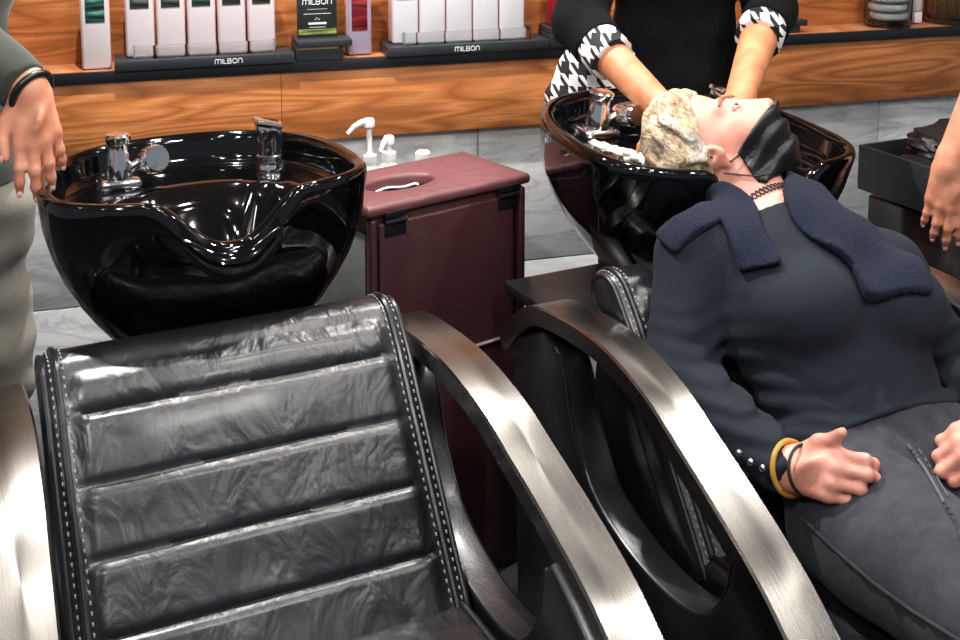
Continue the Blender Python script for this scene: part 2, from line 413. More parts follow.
tall_bottle('shampoo_bottle', 0.064, 0.20, 0.055, M['white_bottle'], M['label_green'], M['pink_side'], 0.112, on_shelf(-0.043, 3.065),
            'single white bottle with a teal label standing alone left of the display stands', 'bottle')
ords = ['leftmost', 'second from the left', 'middle one', 'fourth from the left', 'rightmost']
for i in range(5):
    tall_bottle('shampoo_bottle', 0.064, 0.21, 0.055, M['white_bottle'], (M['label_dark'], M['label_dark'], M['label_dusk'])[i % 3], M['pink_side'], 0.116,
                on_shelf(0.058 + i * 0.0715, 3.06, 1.0025), 'white bottle with green label, %s of five on the left display stand' % ords[i], 'bottle', 'white bottles on the left display stand')
for i in range(5):
    tall_bottle('product_box', 0.066, 0.22, 0.055, M['white_box'], M['label_dark'], M['pink_side'], 0.112,
                on_shelf(0.703 + i * 0.0705, 3.06, 1.0025), 'plain white box, %s of five on the right display stand' % ords[i], 'box', 'white boxes on the right display stand', cap=False)
tall_bottle('shampoo_bottle', 0.058, 0.21, 0.05, M['lilac'], M['label_red'], M['pink_side'], 0.062, on_shelf(0.588, 3.07),
            'lilac grey bottle with a dark red label between the two long display stands', 'bottle')
def block_stand(s, label):
    t = empty('display_block', on_shelf(s, 3.05), WY); tag(t, label, 'display stand', 'display stands on the wooden shelf')
    b = MB(); b.box((0, 0, 0.017), (0.115, 0.1, 0.034), 0.001); b.box((0.012, -0.004, 0.042), (0.135, 0.105, 0.016), 0.001); b.build('block', M['display_black'], t)
    g = MB(); g.box((-0.004, -0.0512, 0.031), (0.1, 0.002, 0.005)); g.build('gold_strip', M['gold'], t); return t
block_stand(0.480, 'short stepped black display block carrying the dark upright sign card')
block_stand(1.135, 'short stepped black display block with a red bottle by the black sleeve')
t = empty('sign_card', on_shelf(0.482, 3.05, 1.0273), WY); tag(t, 'dark green upright sign card with silver lettering on a black block', 'sign')
b = MB(); b.box((0, 0, 0.08), (0.098, 0.012, 0.16), 0.001); b.build('card', M['card'], t)
g = MB(); g.box((0, -0.0063, 0.0145), (0.094, 0.0008, 0.013)); g.build('picture_strip', M['card_green'], t)
p = MB(); letters(p, 'MILBON', 0.0, -0.0066, 0.0825, 0.0125, 0.0013); p.build('lettering', M['print'], t)
p = MB(); p.box((0, -0.0064, 0.0705), (0.05, 0.0008, 0.0007)); p.box((0, -0.0064, 0.059), (0.068, 0.0008, 0.0012)); p.box((0, -0.0064, 0.035), (0.045, 0.0008, 0.005)); p.box((0, -0.0064, 0.0255), (0.04, 0.0008, 0.0009))
p.tube([(-0.006, -0.0066, 0.043), (-0.001, -0.0066, 0.05), (0.002, -0.0066, 0.044), (0.006, -0.0066, 0.046)], 0.0008, 6); p.build('small_print', M['print'], t)
tall_bottle('shampoo_bottle', 0.055, 0.2, 0.05, M['red'], M['label_red'], None, 0.09, on_shelf(1.12, 3.055, 1.0273), 'dark red bottle on the short block beside the black sleeve', 'bottle')
t = empty('display_block', on_shelf(1.80, 3.07), WY); tag(t, 'small black display block right of the stylist above the occupied basin', 'display stand')
b = MB(); b.box((0, 0, 0.009), (0.06, 0.06, 0.018), 0.001); b.box((0.0, 0, 0.026), (0.1, 0.07, 0.016), 0.001); b.build('block', M['display_black'], t)
# glass jars at the right end
def jar(s, r, h, label, fill=None):
    t = empty('glass_jar', on_shelf(s, 3.075), WY); tag(t, label, 'jar')
    b = MB(); b.lathe([(r * 0.85, 0.0), (r * 0.98, 0.006), (r, 0.02), (r, h * 0.8), (r * 0.9, h * 0.95), (r * 0.9, h), (r * 0.87, h), (r * 0.87, h * 0.95), (r * 0.965, h * 0.79), (r * 0.965, 0.02), (r * 0.9, 0.01), (0.001, 0.008)], 40)
    b.build('jar_body', M['glass'], t); return t
j = jar(2.135, 0.0675, 0.16, 'round clear glass jar with pale pads on the right of the shelf')
b = MB()
for k in range(4): b.lathe([(0.052, 0), (0.056, 0.006), (0.052, 0.018), (0.001, 0.019)], 24, (0.003 * (-1) ** k, 0, 0.02 + k * 0.026))
b.build('contents', M['white_plastic'], j)
j = jar(2.35, 0.075, 0.16, 'round glass jar of dried stems at the right end of the shelf')
random.seed(4); b = MB()
for k in range(46):
    a = random.uniform(0, 6.28); q = random.uniform(0.0, 0.035); e = random.uniform(0.02, 0.05); a2 = a + random.uniform(-1, 1)
    b.tube([(q * math.cos(a), q * math.sin(a), 0.02), (1.2 * q * math.cos(a), q * math.sin(a), 0.08), (e * math.cos(a2), e * math.sin(a2), random.uniform(0.09, 0.15))], 0.0012, 5)
b.build('dried_stems', M['dried'], j)
t = empty('tube_of_cream', on_shelf(2.236, 3.085), WY); tag(t, 'white tube standing between the two glass jars', 'tube')
b = MB(); b.box((0, 0, 0.019), (0.026, 0.026, 0.034), 0.004); b.build('cap', M['white_plastic'], t)
b = MB(); b.loft([[(0.018 * math.cos(q * math.pi / 8) * w, 0.016 * math.sin(q * math.pi / 8) * dd, z) for q in range(16)] for w, dd, z in ((0.9, 0.9, 0.037), (1, 1, 0.045), (1.05, 0.7, 0.10), (1.15, 0.12, 0.15))]); b.build('body', M['white_bottle'], t)

# ---------------------------------------------------------------- shampoo chairs
TD = np.array([-0.59, -0.807]); TN = np.array([-0.807, 0.59]); TOP = np.array([1.78 - 1.4, 0.815])
ARM = [(0.62, 0.625), (0.565, 0.680), (0.49, 0.724), (0.37, 0.742), (0.25, 0.744), (0.13, 0.722), (0.035, 0.685), (-0.05, 0.650), (-0.148, 0.604), (-0.22, 0.557), (-0.36, 0.45), (-0.47, 0.34), (-0.54, 0.20), (-0.56, 0.02)]
SEAMS = [-0.05, 0.10, 0.197, 0.293, 0.388, 0.49]
W2 = 0.275
def back_loop(inset):
    r = 0.045; pts = []; tag_ = []
    c0 = TOP + TD * (r - 0.012) - TN * r
    for i in range(72):
        t = (r - 0.012) + (0.49 - r + 0.012) * i / 71; pts.append(TOP + TD * t - TN * inset); tag_.append(t)
    bt = TOP + TD * 0.49
    for i in range(1, 5): pts.append(bt - TN * (inset + (0.085 - 2 * inset) * i / 5)); tag_.append(None)
    for i in range(20): pts.append(TOP + TD * (0.49 - (0.49 - r + 0.012) * i / 19) - TN * (0.09 - inset)); tag_.append(None)
    rr = r - inset
    for i in range(1, 16):
        a = math.pi * i / 16
        pts.append(c0 + (-TN * math.cos(a) - TD * math.sin(a)) * -1 * -1 * rr if False else c0 - TN * math.cos(a) * rr - TD * math.sin(a) * rr)
        tag_.append(None)
    bent = []
    for p in pts:
        tt = (p - TOP) @ TD; bent.append(p - TN * 1.2 * max(0.0, 0.11 - tt) ** 2 if tt < 0.11 else p)
    return bent, tag_
def make_chair(loc, label):
    root = empty('shampoo_chair', loc); tag(root, label, 'salon chair', 'salon shampoo chairs')
    us = [(-W2, 0.03), (-W2 + 0.002, 0.018), (-W2 + 0.008, 0.007), (-W2 + 0.018, 0.001)]
    n = 84; us += [(-W2 + 0.03 + (2 * W2 - 0.06) * i / n, 0.0) for i in range(n + 1)]
    us += [(W2 - 0.018, 0.001), (W2 - 0.008, 0.007), (W2 - 0.002, 0.018), (W2, 0.03)]
    rings = []
    for u, ins in us:
        pts, tg = back_loop(ins); ring = []
        e = float(sstep(0.0, 0.03, W2 - 0.028 - abs(u)))
        for k, (p, t) in enumerate(zip(pts, tg)):
            if t is not None and ins == 0.0:
                i = max(j for j in range(5) if SEAMS[j] <= t + 1e-6); s = (t - SEAMS[i]) / (SEAMS[i + 1] - SEAMS[i])
                near = min(s, 1 - s)
                if i == 0: puff = (0.011 * (1 - max(0, (s - 0.7) / 0.3) ** 4.0) if s > 0.7 else 0.011) * float(sstep(0.03, 0.06, t))
                else: puff = 0.0135 * (1 - max(0.0, 1 - s / 0.13) ** 2) * (1 - 0.35 * s) * (1 - max(0.0, (s - 0.85) / 0.15) ** 2.5)
                cre = 0.0020 * float(wob(u * 50 + i * 9, t * 14, i * 3.1, 1.0, 6)) * (0.35 + 1.3 * max(0, 0.4 - near)) + 0.0014 * float(wob(u * 25, t * 40, i * 2.0, 1.0, 6, 7))
                p = p + TN * (max(puff, 0.0) * e + cre * e)
            ring.append((u, p[0], p[1]))
        rings.append(ring)
    b = MB(); b.loft(rings); b.build('backrest', M['leather'], root, angle=60)
    # corded edge with two stitch rows, front face and over the roll
    def edge_path(inset, lift):
        pts, tg = back_loop(inset); pth = [pts[k] for k in range(71, -1, -1)] + [pts[k] for k in range(len(pts) - 1, len(pts) - 16, -1)][::1]
        return pth
    for s in (-1, 1):
        pth = edge_path(0.0, 0); c = MB(); c.tube([(s * (W2 - 0.0235), p[0], p[1]) for p in pth], 0.0055, 8); 
        pp = edge_path(0.008, 0); c.tube([(s * (W2 - 0.006), p[0], p[1]) for p in pp], 0.0045, 8)
        po = c.build('piping', M['leather_panel'], root)
        st = MB()
        for off, ins in ((0.0325, -0.002), (0.0150, 0.001)):
            q = edge_path(ins, 0); acc = 0.0
            for k in range(len(q) - 1):
                L = np.linalg.norm(q[k + 1] - q[k]); m_ = (q[k] + q[k + 1]) / 2; acc += L
                if acc >= 0.0075:
                    acc = 0.0; d = (q[k + 1] - q[k]) / L
                    nrm = np.array([d[1], -d[0]]); nrm = nrm if off else nrm
                    a = math.atan2(d[1], d[0])
                    st.box((s * (W2 - off), m_[0], m_[1]), (0.0024, 0.0058, 0.0022), 0.0007, Matrix.Rotation(a, 3, 'X'), 1)
        so = st.build('stitching', M['thread'], po); so['label'] = 'pale grey double stitching'
    b = MB(); b.prism([(0.375, 0.71), (0.43, 0.68), (0.50, 0.07), (0.20, 0.07), (0.13, 0.40)], 'x', -0.268, 0.268, 0.01); b.build('back_shell', M['leather_panel'], root)
    # seat cushion
    b = MB(); ring = []
    prof = [(-0.56, 0.36), (-0.575, 0.42), (-0.55, 0.452), (-0.40, 0.462), (-0.10, 0.452), (0.06, 0.448), (0.105, 0.44), (0.118, 0.40), (0.115, 0.34)]
    prof = [tuple(p) for p in catmull(prof, 5)]
    b.prism(prof, 'x', -W2 + 0.004, W2 - 0.004, 0.018, 3); so = b.build('seat', M['leather'], root)
    for s in (-1, 1): c = MB(); c.tube([(s * (W2 - 0.02), y, z + 0.003) for y, z in prof[6:38]], 0.004, 6); c.build('piping', M['leather_panel'], so)
    # side panels with the U shaped opening, steel arms
    cut = catmull([(0.47, 0.685), (0.425, 0.668), (0.395, 0.63), (0.37, 0.56), (0.30, 0.475), (0.20, 0.435), (0.09, 0.425), (0.0, 0.445), (-0.055, 0.505), (-0.075, 0.585), (-0.09, 0.605)], 6)
    out = [(0.60, 0.60)] + [tuple(p) for p in cut] + [(-0.15, 0.575), (-0.23, 0.525), (-0.36, 0.42), (-0.45, 0.32), (-0.50, 0.2), (-0.52, 0.06), (0.56, 0.06)]
    out[0] = (0.585, 0.628); 
    for s in (-1, 1):
        x0, x1 = sorted((s * 0.292, s * 0.352)); b = MB(); b.prism(out, 'x', x0, x1, 0.007, 3)
        sp = b.build('side_panel', M['leather_panel'], root)
        for xx in (s * 0.296, s * 0.348): wl = MB(); wl.tube([(xx, p[0] * 0.985 + 0.003, p[1] - 0.006) for p in cut[6:-4]], 0.0022, 6); wl.build('piping', M['leather_panel'], sp)
        pc = [tuple(p) for p in catmull(ARM, 6)]; rings = []
        for i, p in enumerate(pc):
            q0 = np.array(pc[max(i - 1, 0)]); q1 = np.array(pc[min(i + 1, len(pc) - 1)]); d = (q1 - q0) / np.linalg.norm(q1 - q0); nn = np.array([d[1], -d[0]])
            if nn[1] < 0 and i < len(pc) - 14: nn = -nn
            if i >= len(pc) - 14 and nn[0] > 0: nn = -nn
            cx = s * (0.325 + 0.022 * float(sstep(0.4, -0.3, p[0]))); hw = 0.0385; bv = 0.0035; th = 0.036; P = np.array(p)
            ring = []
            for ux, dn in ((-hw, bv), (-hw + bv, 0), (hw - bv, 0), (hw, bv), (hw, th - bv), (hw - bv, th), (-hw + bv, th), (-hw, th - bv)):
                r_ = P - nn * dn; ring.append((cx + ux, r_[0], r_[1]))
            rings.append(ring)
        b = MB(); b.loft(rings); ar = b.build('armrest', M['steel'], root, angle=30); ar['label'] = 'curved brushed steel armrest'
    b = MB(); b.box((0, -0.02, 0.19), (0.56, 0.98, 0.30), 0.02); b.build('base', M['leather_panel'], root)
    b = MB(); b.box((0, 0.02, 0.025), (0.66, 1.02, 0.05), 0.008); b.build('plinth', M['black_plastic'], root)
    return root
chair_one = make_chair((0.432, 1.40, 0), 'empty black leather shampoo chair with steel arms in the left foreground')
chair_two = copy_tree(chair_one); chair_two.location = (1.335, 1.34, 0)
chair_two['label'] = 'black leather shampoo chair with steel arms that the woman lies in'

# ---------------------------------------------------------------- shampoo basins
def make_basin(loc, label):
    """origin on the floor under the middle of the bowl; the neck dip looks to -y"""
    root = empty('shampoo_basin', loc); tag(root, label, 'wash basin', 'black shampoo basins')
    N = 144; Z0 = 0.97
    def outline(a, sx=1.0):
        c, s_ = math.cos(a), math.sin(a)
        bx = 0.273; by = 0.285 if s_ > 0 else 0.165; e = 2.0 / 2.5 if s_ > 0 else 2.0 / 3.0
        return bx * math.copysign(abs(c) ** (2 / 2.35), c), by * math.copysign(abs(s_) ** e, s_)
    angs = [2 * math.pi * i / N for i in range(N)]
    def dipf(x, y): return float(1 - sstep(0.008, 0.136, abs(x))) if y < 0 else 0.0
    base = [outline(a) for a in angs]
    def ring(sc, z, dipk, push=0.0, y0=0.0):
        out = []
        for (x, y) in base:
            d = dipf(x, y) * float(sstep(-0.02, -0.12, y))
            out.append((x * sc, y * sc + y0 - push * d, z - 0.070 * dipk * d))
        return out
    rings = []
    # inside, from the drain up
    def inner(sc, dep_wall):
        out = []
        for (x, y) in base:
            X, Y = x * sc, y * sc
            w = 1 - (X / 0.185) ** 2 - ((Y + 0.035) / (0.125 if Y > -0.035 else 0.155)) ** 2
            dep = 0.055 + 0.135 * float(sstep(-0.05, 0.75, w)) ** 0.8
            d = dipf(x, y) * float(sstep(-0.02, -0.12, y))
            dep = max(dep, dep_wall)
            out.append((X, Y, Z0 - dep))
        return out
    for sc in (0.04, 0.15, 0.28, 0.4, 0.5, 0.58, 0.66, 0.73, 0.79, 0.84, 0.87): rings.append(inner(sc, 0.0))
    def lip(sc, z, dk, push): rings.append(ring(sc, z, dk, push))
    lip(0.895, Z0 - 0.040, 0.55, 0.002); lip(0.905, Z0 - 0.015, 0.9, 0.006); lip(0.92, Z0 - 0.004, 1.0, 0.004); lip(0.945, Z0, 1.0, 0.007)
    lip(0.972, Z0 - 0.001, 1.02, 0.010); lip(0.992, Z0 - 0.006, 1.05, 0.012); lip(1.0, Z0 - 0.014, 1.05, 0.013); lip(0.996, Z0 - 0.026, 1.0, 0.032)
    for dz, sc, dk, y0 in ((0.045, 0.985, 0.9, 0), (0.075, 0.972, 0.75, 0), (0.11, 0.938, 0.5, 0.0), (0.145, 0.885, 0.3, 0.0), (0.18, 0.812, 0.15, 0.0), (0.215, 0.72, 0.05, 0.0), (0.25, 0.61, 0, 0.0), (0.28, 0.50, 0, 0.0), (0.30, 0.41, 0, 0.0), (0.31, 0.3, 0, 0.0), (0.312, 0.1, 0, 0.0)):
        rings.append(ring(sc, Z0 - dz, dk, 0.012 * dk, y0))
    b = MB(); b.loft(rings); b.build('bowl', M['gloss'], root, angle=75)
    b = MB(); b.lathe([(0.028, 0), (0.03, 0.003), (0.022, 0.004), (0.001, 0.002)], 24, (0, -0.03, Z0 - 0.1915)); b.build('drain', M['chrome'], root)
    # pedestal with a flat shoulder plate
    b = MB(); b.box((0, 0.03, 0.335), (0.22, 0.16, 0.67), 0.02); b.build('pedestal', M['black_plastic'], root)
    # mixer tap on the left of the rear deck
    zd = Z0 - 0.056
    tx, ty = -0.118, 0.165
    b = MB(); b.box((tx, ty, zd + 0.008), (0.074, 0.055, 0.018), 0.007, seg=3); b.lathe([(0.023, 0.0), (0.022, 0.03), (0.019, 0.036), (0.019, 0.046), (0.017, 0.050), (0.0175, 0.062), (0.022, 0.067), (0.023, 0.076), (0.019, 0.079), (0.001, 0.077)], 28, (tx, ty, zd + 0.012))
    fa = b.build('faucet', M['chrome'], root)
    b = MB(); R_ = Matrix.Translation((tx + 0.058, ty - 0.012, zd + 0.045)) @ Matrix.Rotation(math.radians(75), 4, 'X') @ Matrix.Rotation(math.radians(12), 4, 'Y')
    b.lathe([(0.012, -0.03), (0.019, -0.026), (0.0235, -0.012), (0.0235, 0.016), (0.021, 0.023), (0.001, 0.021)], 28, M=R_)
    for k in range(20): b.box((0.0236 * math.cos(k * 0.314), 0.0236 * math.sin(k * 0.314), 0.002), (0.0022, 0.0022, 0.026), M=R_)
    b.tube([(tx + 0.02, ty, zd + 0.03), (tx + 0.036, ty - 0.002, zd + 0.04), (tx + 0.052, ty - 0.006, zd + 0.044)], 0.008, 10)
    b.build('mixer_handle', M['chrome'], root)
    # hand shower parked in its socket on the right
    hx, hy = 0.155, 0.16
    b = MB(); b.lathe([(0.026, 0), (0.026, 0.008), (0.023, 0.012), (0.023, 0.022), (0.0245, 0.024), (0.0245, 0.028), (0.022, 0.03)], 28, (hx, hy, zd)); so = b.build('shower_socket', M['chrome'], root)
    b = MB(); b.lathe([(0.0215, 0.0), (0.0215, 0.024), (0.024, 0.030), (0.0255, 0.044), (0.0255, 0.052), (0.0235, 0.057), (0.001, 0.059)], 28, (hx, hy, zd + 0.028))
    b.box((hx - 0.006, hy - 0.012, zd + 0.087), (0.05, 0.044, 0.012), 0.004, Matrix.Rotation(math.radians(14), 3, 'Y')); b.build('hand_shower', M['chrome'], root)
    # waste pipe and hose at the side
    b = MB(); b.tube([(-0.12, 0.07, 0.73), (-0.175, 0.09, 0.755), (-0.20, 0.10, 0.80), (-0.185, 0.10, 0.845), (-0.15, 0.09, 0.855), (-0.12, 0.08, 0.82)], 0.008, 10); b.build('hose', M['rubber'], root)
    b = MB(); b.tube([(-0.13 + 0.034 * math.cos(k * 0.3927), 0.075, 0.785 + 0.034 * math.sin(k * 0.3927)) for k in range(16)], 0.008, 10, closed=True); b.tube([(-0.13, 0.075, 0.75), (-0.08, 0.05, 0.72), (-0.03, 0.02, 0.705)], 0.014, 12); b.build('waste_fitting', M['grey_metal'], root)
    return root
basin_one = make_basin((0.449, 1.977, 0), 'shiny black shampoo basin behind the empty chair, with a hand resting on its rim')
basin_one.scale = (0.96, 0.96, 1.0237)
basin_two = copy_tree(basin_one); basin_two.location = (1.388, 1.90, -0.004)
basin_two.rotation_euler = (0, 0, 0.03); basin_two.scale = (1.09, 1.14, 1.0)
piv = Matrix.Translation((0, 0, 0.97)); tilt = piv @ Matrix.Rotation(0.07, 4, 'Y') @ Matrix.Rotation(0.12, 4, 'X') @ piv.inverted()
for ch_ in basin_two.children:
    if not ch_.name.startswith(('pedestal',)): ch_.matrix_basis = tilt @ ch_.matrix_basis
b = MB(); b.box((-0.16, 0.08, 0.655), (0.28, 0.22, 0.024), 0.006); b.build('shoulder_plate', M['black_plastic'], basin_two)
basin_two['label'] = 'shiny black shampoo basin holding the head of the woman being washed'

# ---------------------------------------------------------------- maroon disposal cabinet between the basins
FL = np.array([0.778, 2.106]); ANG = math.radians(12.2)
cab = empty('disposal_cabinet', (0.778, 2.106, 0), ANG); tag(cab, 'maroon vinyl cabinet with an oval hole in its lid between the two basins', 'cabinet')
wc, dc = 0.378, 0.213
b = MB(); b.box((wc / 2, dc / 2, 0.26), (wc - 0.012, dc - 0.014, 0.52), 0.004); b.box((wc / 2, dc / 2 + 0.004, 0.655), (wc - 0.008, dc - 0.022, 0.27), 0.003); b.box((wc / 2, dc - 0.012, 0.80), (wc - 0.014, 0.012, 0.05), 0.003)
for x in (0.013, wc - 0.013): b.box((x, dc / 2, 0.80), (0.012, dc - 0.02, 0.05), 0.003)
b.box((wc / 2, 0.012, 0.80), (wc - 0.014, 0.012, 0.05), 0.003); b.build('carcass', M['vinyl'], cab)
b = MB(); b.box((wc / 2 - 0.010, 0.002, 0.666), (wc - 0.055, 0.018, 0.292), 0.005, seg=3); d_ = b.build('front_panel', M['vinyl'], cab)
b = MB(); b.box((wc / 2 + 0.0, 0.0, 0.5175), (wc - 0.02, 0.02, 0.004), 0.001); b.build('panel_edge', M['vinyl_edge'], d_)
for x in (0.008, wc - 0.012):
    b = MB(); b.box((x, 0.006, 0.672), (0.016, 0.02, 0.30), 0.006, seg=3); b.build('corner_post', M['vinyl'], cab)
b = MB(); b.box((0.0022, dc / 2 + 0.004, 0.66), (0.003, dc - 0.03, 0.26), 0.001); sp_ = b.build('side_panel', M['side_grey'], cab); sp_['label'] = 'greenish grey facing added over the vinyl side'  # facing added over the vinyl so this side shows grey
# lid with the hole
b = MB(); K = 128; hc = (wc * 0.36, dc * 0.50); hr = (0.078, 0.042)
def rrect(k, ins):
    a = 2 * math.pi * k / K; ca = math.atan2(dc, wc)
    for c0 in (ca, math.pi - ca, math.pi + ca, 2 * math.pi - ca):
        if abs(a - c0) < math.pi / K * 1.001: a = c0
    c, s_ = math.cos(a), math.sin(a); q = 1 / max(abs(c) / (wc / 2 + 0.006 - ins), abs(s_) / (dc / 2 + 0.006 - ins))
    return (wc / 2 + c * q, dc / 2 + s_ * q)
def hole(k, g=0.0): a = 2 * math.pi * k / K; return (hc[0] + (hr[0] + g) * math.cos(a), hc[1] + (hr[1] + g) * math.sin(a))
rg = []
for fn, z in ((lambda k: hole(k), 0.827), (lambda k: hole(k), 0.842), (lambda k: hole(k, 0.004), 0.8475), (lambda k: hole(k, 0.012), 0.850)): rg.append([fn(k) + (z,) for k in range(K)])
for w_ in (0.33, 0.66):
    rg.append([tuple(np.array(hole(k, 0.012)) * (1 - w_) + np.array(rrect(k, 0.008)) * w_) + (0.850 + 0.003 * math.sin(w_ * math.pi) + 0.0012 * math.sin(k * 0.95),) for k in range(K)])
for ins, z in ((0.010, 0.850), (0.004, 0.8475), (0.0, 0.842), (0.0, 0.832), (0.003, 0.828), (0.010, 0.827)): rg.append([rrect(k, ins) + (z,) for k in range(K)])
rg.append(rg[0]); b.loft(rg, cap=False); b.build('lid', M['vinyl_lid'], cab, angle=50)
b = MB(); b.tube([(hc[0] + 0.062 * math.cos(k * 0.105), hc[1] + 0.02 + 0.016 * math.sin(k * 0.105), 0.826 + 0.002 * math.sin(k * 0.5)) for k in range(31)], 0.0026, 8); b.build('bin_liner', M['white_plastic'], cab)
for x in (0.052, 0.322):
    b = MB(); b.box((x, -0.0075, 0.800), (0.048, 0.003, 0.028), 0.001); b.box((x, -0.0105, 0.829), (0.048, 0.004, 0.012), 0.001); b.tube([(x - 0.024, -0.0105, 0.815), (x + 0.024, -0.0105, 0.815)], 0.0045, 8)
    lo = b.build('hinge', M['black_plastic'], cab); lo['label'] = 'black metal hinge plate'

# trolley with product bottles behind the cabinet
tr = empty('utility_trolley', (0.985, 2.60, 0)); tag(tr, 'low grey trolley half hidden behind the maroon cabinet', 'trolley')
b = MB(); b.box((0, 0, 0.575), (0.36, 0.26, 0.012), 0.003); b.build('top_tray', M['grey_metal'], tr)
for z in (0.40, 0.10): b = MB(); b.box((0, 0, z), (0.36, 0.26, 0.012), 0.003); b.build('shelf', M['grey_metal'], tr)
for x in (-0.17, 0.17):
    for y in (-0.12, 0.12): b = MB(); b.lathe([(0.009, 0.0), (0.009, 0.575)], 12, (x, y, 0)); b.build('post', M['grey_metal'], tr)
def pump_bottle(name, loc, label, h=0.20, stem=0.055, rz=0.0, long=0.045):
    t = empty(name, loc, rz); tag(t, label, 'bottle')
    b = MB(); b.lathe([(0.034, 0), (0.037, 0.004), (0.037, h * 0.8), (0.03, h * 0.93), (0.014, h), (0.013, h + 0.012)], 28); b.build('body', M['white_plastic'], t)
    b = MB(); b.lathe([(0.016, h + 0.008), (0.017, h + 0.012), (0.017, h + 0.026), (0.008, h + 0.03), (0.0065, h + 0.034), (0.0065, h + 0.034 + stem)], 20)
    z = h + 0.034 + stem; b.lathe([(0.0065, -0.004), (0.013, 0.0), (0.0135, 0.013), (0.011, 0.018), (0.001, 0.019)], 20, (0, 0, z))
    b.tube([(0.004, 0, z + 0.012), (-long * 0.4, 0, z + 0.011), (-long * 0.8, 0, z + 0.003), (-long * 1.15, 0, z - 0.012)], [0.0085, 0.0075, 0.006, 0.0045], 12); b.build('pump_head', M['white_plastic'], t); return t
pump_bottle('pump_bottle', (0.962, 2.60, 0.5812), 'white pump bottle with its long nozzle rising beside the empty basin', 0.20, 0.058)
pump_bottle('pump_bottle', (1.025, 2.64, 0.5812), 'shorter white pump bottle just behind the tall nozzled one', 0.19, 0.012, 0.6, 0.03)
t = empty('capped_bottle', (1.085, 2.58, 0.5812)); tag(t, 'white capped bottle peeping over the maroon lid', 'bottle')
b = MB(); b.lathe([(0.033, 0), (0.036, 0.004), (0.036, 0.16), (0.026, 0.185), (0.016, 0.19)], 28); b.build('body', M['white_plastic'], t)
b = MB(); b.lathe([(0.0165, 0.188), (0.0175, 0.19), (0.0175, 0.222), (0.014, 0.226), (0.001, 0.226)], 24); b.build('cap', M['white_plastic'], t)
t = empty('product_bottle', (0.868, 2.54, 0.4062)); tag(t, 'small bottle with a yellow and purple label between basin and cabinet', 'bottle')
b = MB(); b.lathe([(0.026, 0), (0.028, 0.004), (0.028, 0.1), (0.012, 0.115), (0.012, 0.14), (0.001, 0.141)], 24); b.build('body', M['yellow'], t)
b = MB(); b.lathe([(0.0285, 0.02), (0.0285, 0.075)], 24); b.build('label_band', M['purple'], t)

# ---------------------------------------------------------------- black cart on the right
ct = empty('black_cart', (2.205, 2.04, 0)); tag(ct, 'black salon cart with a deep open tray beside the right wall', 'cart')
b = MB(); b.box((0, 0, 0.70), (0.32, 0.34, 0.012), 0.003)
for sx, sy, lx, ly in ((-0.157, 0, 0.008, 0.34), (0.157, 0, 0.008, 0.34), (0, -0.166, 0.32, 0.008), (0, 0.166, 0.32, 0.008)): b.box((sx, sy, 0.752), (lx, ly, 0.10), 0.003)
b.build('tray', M['display_black'], ct)
b = MB(); b.box((0.01, 0.0, 0.37), (0.29, 0.32, 0.62), 0.006); b.build('cabinet_body', M['smoked'], ct)
b = MB()
for z in (0.22, 0.38, 0.54): b.box((-0.14, 0, z), (0.012, 0.30, 0.012), 0.002)
b.build('drawer_rail', M['display_black'], ct)
for x in (-0.12, 0.13):
    for y in (-0.14, 0.14):
        b = MB(); b.lathe([(0.02, 0.0), (0.022, 0.01), (0.022, 0.035), (0.01, 0.05)], 16, (x, y, 0)); b.build('caster', M['black_plastic'], ct)
def folded(loc, rz, size, label, seed, tilt=0.0):
    b = MB(); rg = []; w, d, h = size; random.seed(seed)
    for i in range(9):
        z = h * i / 8; k = 1 - 0.10 * (i / 8) ** 3 - 0.03 * (i % 2); ring = []
        for j in range(40):
            a = 2 * math.pi * j / 40; c, s_ = math.cos(a), math.sin(a); q = (abs(c) ** 6 + abs(s_) ** 6) ** (-1 / 6)
            ring.append((w / 2 * c * q * k + 0.006 * math.sin(j * 1.7 + i + seed), d / 2 * s_ * q * k + 0.006 * math.sin(j * 1.1 + 2 * i), z + 0.004 * math.sin(j * 0.9 + seed) * (i > 0) + tilt * c * (i / 8)))
        rg.append(ring)
    b.loft(rg); o = b.build('folded_cape', M['crinkle']); o.location = loc; o.rotation_euler = (0, 0, rz); tag(o, label, 'folded cape', 'folded black capes in the cart'); return o
folded((2.195, 2.02, 0.7065), 0.2, (0.26, 0.26, 0.085), 'black folded cape lying flat in the cart tray, under the other', 1)
folded((2.235, 2.04, 0.797), -0.1, (0.24, 0.24, 0.055), 'black folded cape on top of the pile in the cart tray', 5, 0.01)

